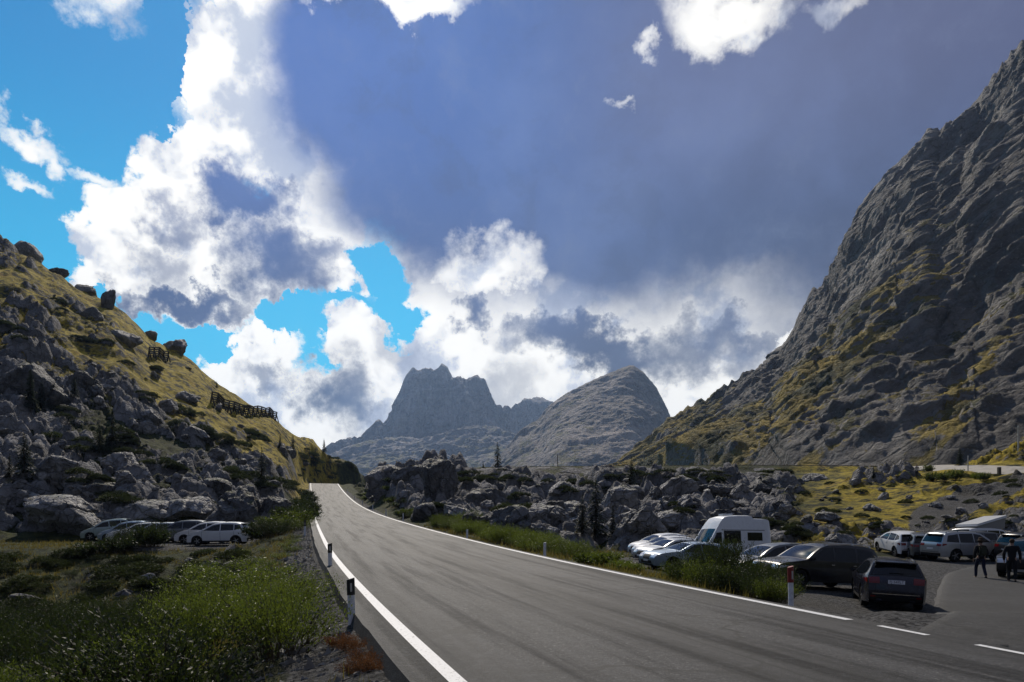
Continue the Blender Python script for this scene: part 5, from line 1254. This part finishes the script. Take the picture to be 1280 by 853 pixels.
# ------------------------------------------------------------------ roadside posts
M['post'] = plain('post_white', (.74, .76, .80), .55, .4, dirt=.35, dscale=9); M['post_black'] = plain('post_black', (.012, .012, .012), .5); M['post_red'] = plain('post_red', (.20, .012, .012), .5)
M['reflector'] = plain('reflector', (.55, .55, .55), .2, .6, .3)
def post(px, py, Y, h, cap, label, group, lean=0):
    X = (px - 640) / FP * Y; z = CH + (HY - py) * Y / FP; z = max(min(z, gz(X, Y) + .02), gz(X, Y) - .15)
    r = empty('roadside_post', (X, Y, z), math.radians(17)); r.rotation_euler[1] = lean; tag(r, label, 'roadside post', group)
    def prism(name, z0, z1, w_, d_, mat, slope=0):
        bm = bmesh.new(); n = 10; P = [(w_ / 2 * math.cos(a), d_ / 2 * math.sin(a)) for a in [k * 6.2832 / n for k in range(n)]]
        b = [bm.verts.new((x, y_, z0)) for x, y_ in P]; t = [bm.verts.new((x, y_, z1 + slope * x)) for x, y_ in P]
        for i in range(n): bm.faces.new((b[i], b[(i + 1) % n], t[(i + 1) % n], t[i]))
        bm.faces.new(t); bm.faces.new(b[::-1]); me = bpy.data.meshes.new(name); bm.to_mesh(me); bm.free(); me.materials.append(mat); return me
    w_ = .105
    if cap:
        link('shaft', prism('shaft', -.15, h * .68, w_, w_ * .8, M['post']), r)
        link('cap', prism('cap', h * .66, h, w_ * 1.12, w_ * .95, cap, .25), r)
        link('reflector', box_mesh('reflector', (0, -w_ * .5, h * .82), (.028, .02, h * .18), M['reflector'], .004), r)
    else:
        link('shaft', prism('shaft', -.15, h, w_, w_ * .8, M['post'], .25), r)
post(440, 783, 10.6, .70, M['post_black'], 'nearest left post, white with a black cap, on the gravel verge', None, -.03)
post(413, 709, 19.0, .72, M['post_black'], 'second white post with a black cap along the left verge', None, -.02)
post(989, 758, 13.6, .88, M['post_red'], 'tall white post with a dark red cap beside the dark parked cars', None, -.02)
for (px, py, hp, lb) in [(681, 695, 20, 'plain white post on the right verge by the low willows'), (584, 675, 13, 'white post on the right verge, second from the low willows'), (535, 663, 10, 'white post at the foot of the pale boulder on the right verge')]:
    i = int(np.argmin(np.abs(640 + FP * (RX + RN[:, 0] * 4.0) / np.maximum(RY, 5) - px))); Y = RY[i] + RN[i, 1] * 4.0
    post(px, py, Y, hp * Y / FP, None, lb, None)
def post_along(s_, of, h, cap, label, group):
    i = int(np.searchsorted(RS, s_)); X, Y = RX[i] + RN[i, 0] * of, RY[i] + RN[i, 1] * of; post(640 + FP * X / Y, HY - FP * (gz(X, Y) - CH) / Y, Y, h, cap, label, group)
for s_ in (58, 72, 88, 106, 126, 150): post_along(s_, 4.1, .8, None, 'small white post in the far row up the right side of the climbing road', 'far posts right of the road')
for s_ in (36, 38.5, 54, 74, 100, 134): post_along(s_, -4.1, .8, M['post_black'] if s_ < 50 else None, 'small white post in the far row up the left side of the climbing road' if s_ > 50 else 'black capped post of the close pair at the far left verge', 'far posts left of the road' if s_ > 50 else 'pair of black capped posts')

# ------------------------------------------------------------------ snow fences, poles
M['wood'] = plain('dark_timber', (.045, .038, .03), .85, .2, dirt=.4)
def bar(bm, a, b, w_):
    a, b = Vector(a), Vector(b); d = b - a; g_ = bmesh.ops.create_cube(bm, size=1)['verts']
    mt = Matrix.Translation((a + b) / 2) @ d.to_track_quat('Z', 'Y').to_matrix().to_4x4() @ Matrix.Diagonal((w_, w_, d.length, 1)); bmesh.ops.transform(bm, matrix=mt, verts=g_)
def bars(name, L, mat):
    bm = bmesh.new(); [bar(bm, *q) for q in L]; me = bpy.data.meshes.new(name); bm.to_mesh(me); bm.free(); me.materials.append(mat); return me
def snow_fence(p0, p1, n, H, label):
    A, B = hit(*p0, 100), hit(*p1, 100); A, B = Vector(A), Vector(B); r = empty('snow_fence', A); tag(r, label, 'snow fence')
    P = []
    for k in range(n + 1):
        q = A.lerp(B, k / n); zq = gz(q.x, q.y); P.append(Vector((q.x, q.y, q.z + max(-.8, min(.8, zq - q.z)))) - A)
    lean = Vector((.35, -.35, 1)).normalized() * H
    for q in P:
        link('post', bars('post', [(q - Vector((0, 0, .6)), q + lean, .24), (q + Vector((1.3, -1.0, -.9)), q + lean * .7, .18)], M['wood']), r)
    for j in range(5):
        o = lean * (.12 + .21 * j); link('rail', bars('rail', [(P[k] + o, P[k + 1] + o, .26) for k in range(n)], M['wood']), r)
snow_fence((185, 447), (209, 452), 4, 2.3, 'short dark timber snow fence high on the left hill under the humped boulder')
snow_fence((263, 503), (344, 526), 14, 2.3, 'long dark timber snow fence running down the golden slope')
M['pole'] = plain('grey_pole', (.35, .35, .34), .6); M['dark_pole'] = plain('dark_pole', (.05, .045, .04), .8)
def pole(px, Y, h, w_, mat, label, cross=False, cat='pole'):
    X, Y, z = at(px, Y); r = empty('utility_pole' if cross else 'marker_pole', (X, Y, z)); tag(r, label, cat)
    link('shaft', bars('shaft', [((0, 0, -.3), (0, 0, h), w_)], mat), r)
    if cross: [link('crossarm', bars('crossarm', [q_], mat), r) for q_ in (((-.45, 0, h * .93), (.45, 0, h * .93), .09), ((-.45, 0, h * .80), (.1, 0, h * .80), .07))]
pole(1273, 104, 4.6, .16, M['pole'], 'pale utility pole with short crossarms on the golden mound', True)
pole(1210, 97, 2.4, .10, M['pole'], 'thin pale pole beside the dark spruce at the upper road')
pole(1249, 90, .95, .32, M['dark_pole'], 'stubby dark marker post on the near edge of the upper road')
pole(697, 124, 2.2, .12, M['dark_pole'], 'thin dark pole on the plateau rim before the pale peak')

# ------------------------------------------------------------------ people
M['skin'] = plain('skin', (.30, .19, .14), .6); M['jacket'] = plain('dark_cloth', (.018, .018, .020), .9, .2); M['jeans'] = plain('navy_cloth', (.020, .024, .045), .9, .2)
M['olive'] = plain('olive_cloth', (.045, .05, .035), .9, .2); M['hat'] = plain('brown_felt', (.05, .035, .025), .9, .2); M['shirt'] = plain('pale_cloth', (.5, .48, .45), .9, .2); M['boot'] = plain('boot', (.02, .018, .016), .7)
def skin_mesh(name, V, E, R, mat, root=0, sub=2):
    me = bpy.data.meshes.new(name); me.from_pydata(V, E, []); o = bpy.data.objects.new('tmp', me); C.objects.link(o)
    md = o.modifiers.new('s', 'SKIN'); md.use_smooth_shade = True; ly = me.skin_vertices[0].data
    for i, r in enumerate(R): ly[i].radius = r if isinstance(r, tuple) else (r, r)
    ly[root].use_root = True
    sb = o.modifiers.new('b', 'SUBSURF'); sb.levels = sub; sb.render_levels = sub
    dg = bpy.context.evaluated_depsgraph_get(); dg.update(); out = bpy.data.meshes.new_from_object(o.evaluated_get(dg)); bpy.data.objects.remove(o)
    out.materials.clear(); out.materials.append(mat); out.name = name
    for p_ in out.polygons: p_.use_smooth = True
    return out
def person(px, Y, h, face, label, coat, legs, hat=False, pack=None, stride=.25, bend=0.0, camera=False):
    X, Y, z = at(px, Y); r = empty('person', (X, Y, z + .01), face); r.scale = (h / 1.8,) * 3; tag(r, label, 'person')
    # faces +Y in its own frame
    hipz, kz = .95, .52; s = stride
    J = dict(pel=(0, 0, .98), wa=(0, .01, 1.10), ch=(0, .03, 1.34), nk=(0, .02, 1.51), hb=(0, .03, 1.60), ht=(0, .03, 1.74),
      lh=(-.10, 0, .92), lk=(-.11, .10 + s * .35, .52), la=(-.11, s * .75, .10), lf=(-.12, s * .75 + .15, .04),
      rh=(.10, 0, .92), rk=(.11, .02 - s * .15, .52), ra=(.11, -s * .85, .13), rf=(.12, -s * .85 + .14, .05),
      ls=(-.19, .02, 1.43), le=(-.27, -.05, 1.15), lw=(-.26, .06, .92), rs=(.19, .02, 1.43), re=(.27, -.02, 1.16), rw=(.27, .12, .94))
    if camera: J.update(le=(-.25, .08, 1.18), lw=(-.10, .26, 1.22), re=(.25, .08, 1.18), rw=(.10, .26, 1.22))
    K = list(J); ix = {k: i for i, k in enumerate(K)}
    Ed = [('pel', 'wa'), ('wa', 'ch'), ('ch', 'nk'), ('nk', 'hb'), ('hb', 'ht'), ('pel', 'lh'), ('lh', 'lk'), ('lk', 'la'), ('la', 'lf'), ('pel', 'rh'), ('rh', 'rk'), ('rk', 'ra'), ('ra', 'rf'), ('ch', 'ls'), ('ls', 'le'), ('le', 'lw'), ('ch', 'rs'), ('rs', 're'), ('re', 'rw')]
    Rd = dict(pel=(.13, .10), wa=(.125, .095), ch=(.15, .105), nk=.055, hb=.078, ht=.082, lh=.085, lk=.055, la=.040, lf=.038, rh=.085, rk=.055, ra=.040, rf=.038, ls=.062, le=.042, lw=.028, rs=.062, re=.042, rw=.028)
    V = [J[k] for k in K]; E_ = [(ix[a], ix[b]) for a, b in Ed]; Rr = [Rd[k] for k in K]
    # hands: palm, four fingers and a thumb on each wrist
    for sd_, wk, ek in ((-1, 'lw', 'le'), (1, 'rw', 're')):
        w0 = Vector(J[wk]); d = (w0 - Vector(J[ek])).normalized(); sidev = Vector((0, 1, 0)).cross(d).normalized() if abs(d.y) < .9 else Vector((1, 0, 0)); fw = d.cross(sidev).normalized()
        pi = len(V); V.append(tuple(w0 + d * .06)); Rr.append((.030, .018)); E_.append((ix[wk], pi))
        for f in range(4):
            o_ = fw * (f - 1.5) * .019; L_ = (.075, .085, .08, .062)[f]
            V.append(tuple(w0 + d * (.075 + L_ * .5) + o_)); Rr.append(.009); V.append(tuple(w0 + d * (.07 + L_) + o_ + sidev * .012 * -sd_)); Rr.append(.008); E_ += [(pi, len(V) - 2), (len(V) - 2, len(V) - 1)]
        V.append(tuple(w0 + d * .07 + fw * .05)); Rr.append(.011); E_.append((pi, len(V) - 1))
    body = link('body', skin_mesh('body', V, E_, Rr, M['skin']), r)
    def shell(name, keys, edges, grow, mat, extra={}):
        ks = list(keys); im = {k: i for i, k in enumerate(ks)}
        rr = [tuple(q + grow for q in (Rd[k] if isinstance(Rd[k], tuple) else (Rd[k],) * 2)) for k in ks]
        for k, v in extra.items():
            if k in im: rr[im[k]] = v
        link(name, skin_mesh(name, [J[k] for k in ks], [(im[a], im[b]) for a, b in edges], rr, mat, 0), r)
    J['nk2'] = (0, .01, 1.49); Rd['nk2'] = .066; J['hem'] = (0, 0, .86); Rd['hem'] = (.135, .108); J['wb'] = (0, 0, 1.06); Rd['wb'] = (.12, .09)
    shell('jacket', ['hem', 'pel', 'wa', 'ch', 'nk2', 'ls', 'le', 'lw', 'rs', 're', 'rw'], [('hem', 'pel'), ('pel', 'wa'), ('wa', 'ch'), ('ch', 'nk2'), ('ch', 'ls'), ('ls', 'le'), ('le', 'lw'), ('ch', 'rs'), ('rs', 're'), ('re', 'rw')], .022, coat)
    shell('trousers', ['wb', 'pel', 'lh', 'lk', 'la', 'rh', 'rk', 'ra'], [('wb', 'pel'), ('pel', 'lh'), ('lh', 'lk'), ('lk', 'la'), ('pel', 'rh'), ('rh', 'rk'), ('rk', 'ra')], .020, legs)
    for a, b in (('la', 'lf'), ('ra', 'rf')):
        p_, q_ = Vector(J[a]), Vector(J[b]); link('boot', skin_mesh('boot', [tuple(p_ - Vector((0, .04, .05))), tuple((p_ + q_) / 2 - Vector((0, 0, .02))), tuple(q_ + Vector((0, .05, 0)))], [(0, 1), (1, 2)], [.050, .052, .042], M['boot'], 0, 1), r)
    hd = bmesh.new(); bmesh.ops.create_uvsphere(hd, u_segments=20, v_segments=12, radius=1)
    for v in hd.verts: v.co = Vector((v.co.x * .092, v.co.y * .108 + .018, v.co.z * .10 + 1.685))
    bmesh.ops.delete(hd, geom=[v for v in hd.verts if v.co.y > .045 and v.co.z < 1.73], context='VERTS')
    me = bpy.data.meshes.new('hair'); hd.to_mesh(me); hd.free(); me.materials.append(M['hat']); [setattr(p_, 'use_smooth', True) for p_ in me.polygons]; link('hair', me, r)
    fc = bmesh.new()
    for (c_, s_) in (((0, .125, 1.65), (.014, .018, .024)), ((-.034, .108, 1.675), (.012, .006, .006)), ((.034, .108, 1.675), (.012, .006, .006)), ((0, .112, 1.615), (.024, .006, .005))):
        g_ = bmesh.ops.create_icosphere(fc, subdivisions=2, radius=1)['verts']; bmesh.ops.scale(fc, vec=s_, verts=g_); bmesh.ops.translate(fc, vec=c_, verts=g_)
    me = bpy.data.meshes.new('face'); fc.to_mesh(me); fc.free(); me.materials.append(M['skin']); link('face', me, r)
    if hat:
        link('hat', lathe_z([(.19, 1.735), (.12, 1.745), (.10, 1.76), (.095, 1.83), (.06, 1.86), (.002, 1.862)], M['hat'], 'hat'), r)
    if pack:
        bp = empty('backpack', (0, 0, 0)); 
        me = box_mesh('bag', (0, -.19, 1.26), (.30, .18, .46), pack, .06); pk = box_mesh('pocket', (0, -.295, 1.18), (.22, .06, .20), pack, .02)
        bp.location = r.location; bp.rotation_euler = r.rotation_euler; bp.scale = r.scale
        tag(bp, pack_label, 'backpack'); link('bag', me, bp); link('pocket', pk, bp)
        for sx_ in (-.11, .11): link('strap', bars('strap', [((sx_, -.12, 1.46), (sx_, .10, 1.52), .035), ((sx_, .10, 1.52), (sx_ * 1.1, .16, 1.30), .03), ((sx_ * 1.1, .16, 1.30), (sx_ * 1.2, -.12, 1.10), .03)], M['jacket']), bp)
    return r
def lathe_z(prof, mat, name, n=20):
    me = lathe([(r_, -z_) for r_, z_ in prof], mat, name, n); me.transform(Matrix.Rotation(math.radians(-90), 4, 'X')); me.flip_normals(); return me
pack_label = 'dark green rucksack on the back of the walker in a hat'
person(1226, 31.6, 1.76, math.radians(-8), 'walker in dark clothes and a brimmed hat crossing the side road', M['jacket'], M['jeans'], hat=True, pack=M['olive'], stride=.28)
person(1265, 29.8, 1.86, math.radians(-35), 'person in black standing close to the black car at the right edge', M['jacket'], M['jacket'], stride=.10)
person(1146, 90.0, 1.72, math.radians(120), 'far hiker in a pale top on the trail below the upper road', M['shirt'], M['jacket'], stride=.2)

# ------------------------------------------------------------------ labels that single each repeat out: by row, then counted from the left
ONES = 'zeroth first second third fourth fifth sixth seventh eighth ninth tenth eleventh twelfth thirteenth fourteenth fifteenth sixteenth seventeenth eighteenth nineteenth'.split()
TENS = {2: ('twentieth', 'twenty-'), 3: ('thirtieth', 'thirty-'), 4: ('fortieth', 'forty-'), 5: ('fiftieth', 'fifty-')}
def ordinal(n): return ONES[n] if n < 20 else (TENS[n // 10][0] if n % 10 == 0 else TENS[n // 10][1] + ONES[n % 10])
def relabel(group, phrase, rows, by_size=True):
    L = [o for o in C.objects if o.get('group') == group]
    if not L: return
    L.sort(key=lambda o: HY - FP * (o.location.z - CH) / o.location.y); n = len(L); b = len(rows); a0 = 0
    for k, rn in enumerate(rows):
        part = sorted(L[n * k // b: n * (k + 1) // b], key=lambda o: o.location.x / o.location.y)
        for i, o in enumerate(part): o['label'] = (phrase + (', ' + rn if rn else '') + ', ' + ordinal(i + 1) + ' from the left')
relabel('willow shrubs of the left hollow', 'leafy willow in the left hollow', ['farthest row', 'second row back', 'middle row', 'second row from the front', 'nearest row'])
relabel('boulders scattered on the left hill', 'small grey boulder on the left hill', ['topmost belt', 'upper belt', 'middle belt', 'lower belt', 'lowest belt'])
relabel('boulders of the rock band right of the road', 'grey boulder of the rock band', ['along the rim', 'upper tier', 'lower tier', 'foot of the band'])
relabel('dwarf pines on the left hill', 'dark dwarf pine on the left hill', ['topmost drift', 'upper drift', 'high middle drift', 'low middle drift', 'lower drift', 'lowest drift'])
relabel('dwarf pines in the right rock band', 'dark dwarf pine in the right rocks', ['along the rim', 'middle tier', 'lowest tier'])
relabel('willows in front of the camper van', 'dark willow before the camper van', ['rear half', 'front half'])
relabel('shrubs round the left car park', 'shrub at the left car park edge', ['back row', 'front row'])
relabel('willows along the right verge', 'low willow on the right verge', ['far half', 'near half'])
relabel('scrub along the far right verge', 'low scrub under the rocks by the road', [''])
relabel('stones on the right bank', 'small stone on the grassy right bank', ['upper half', 'lower half'])
relabel('bushes under the upper road', 'bright green bush under the upper road', [''])
relabel('rubble stones under the left car park', 'rough stone in the bank under the left cars', [''])
relabel('bushes on the far left verge', 'low bush on the left road verge', [''])
relabel('low bushes at the left end of the car row', 'yellow green bush left of the right cars', [''])
relabel('rust red heath on the left verge', 'rust red heath tuft on the gravel verge', ['farther half', 'nearer half'])
relabel('far posts right of the road', 'small white post on the far right verge', [''])
relabel('far posts left of the road', 'small white post on the far left verge', [''])
relabel('pair of black capped posts', 'black capped post of the far left pair', [''])
relabel('dwarf pines on the right bank', 'dark dwarf pine patch on the right bank', ['upper belt', 'middle belt', 'lower belt'])
relabel('dark bushes under the left car park', 'low dark cushion bush under the left car park', ['upper row', 'middle row', 'lower row'])
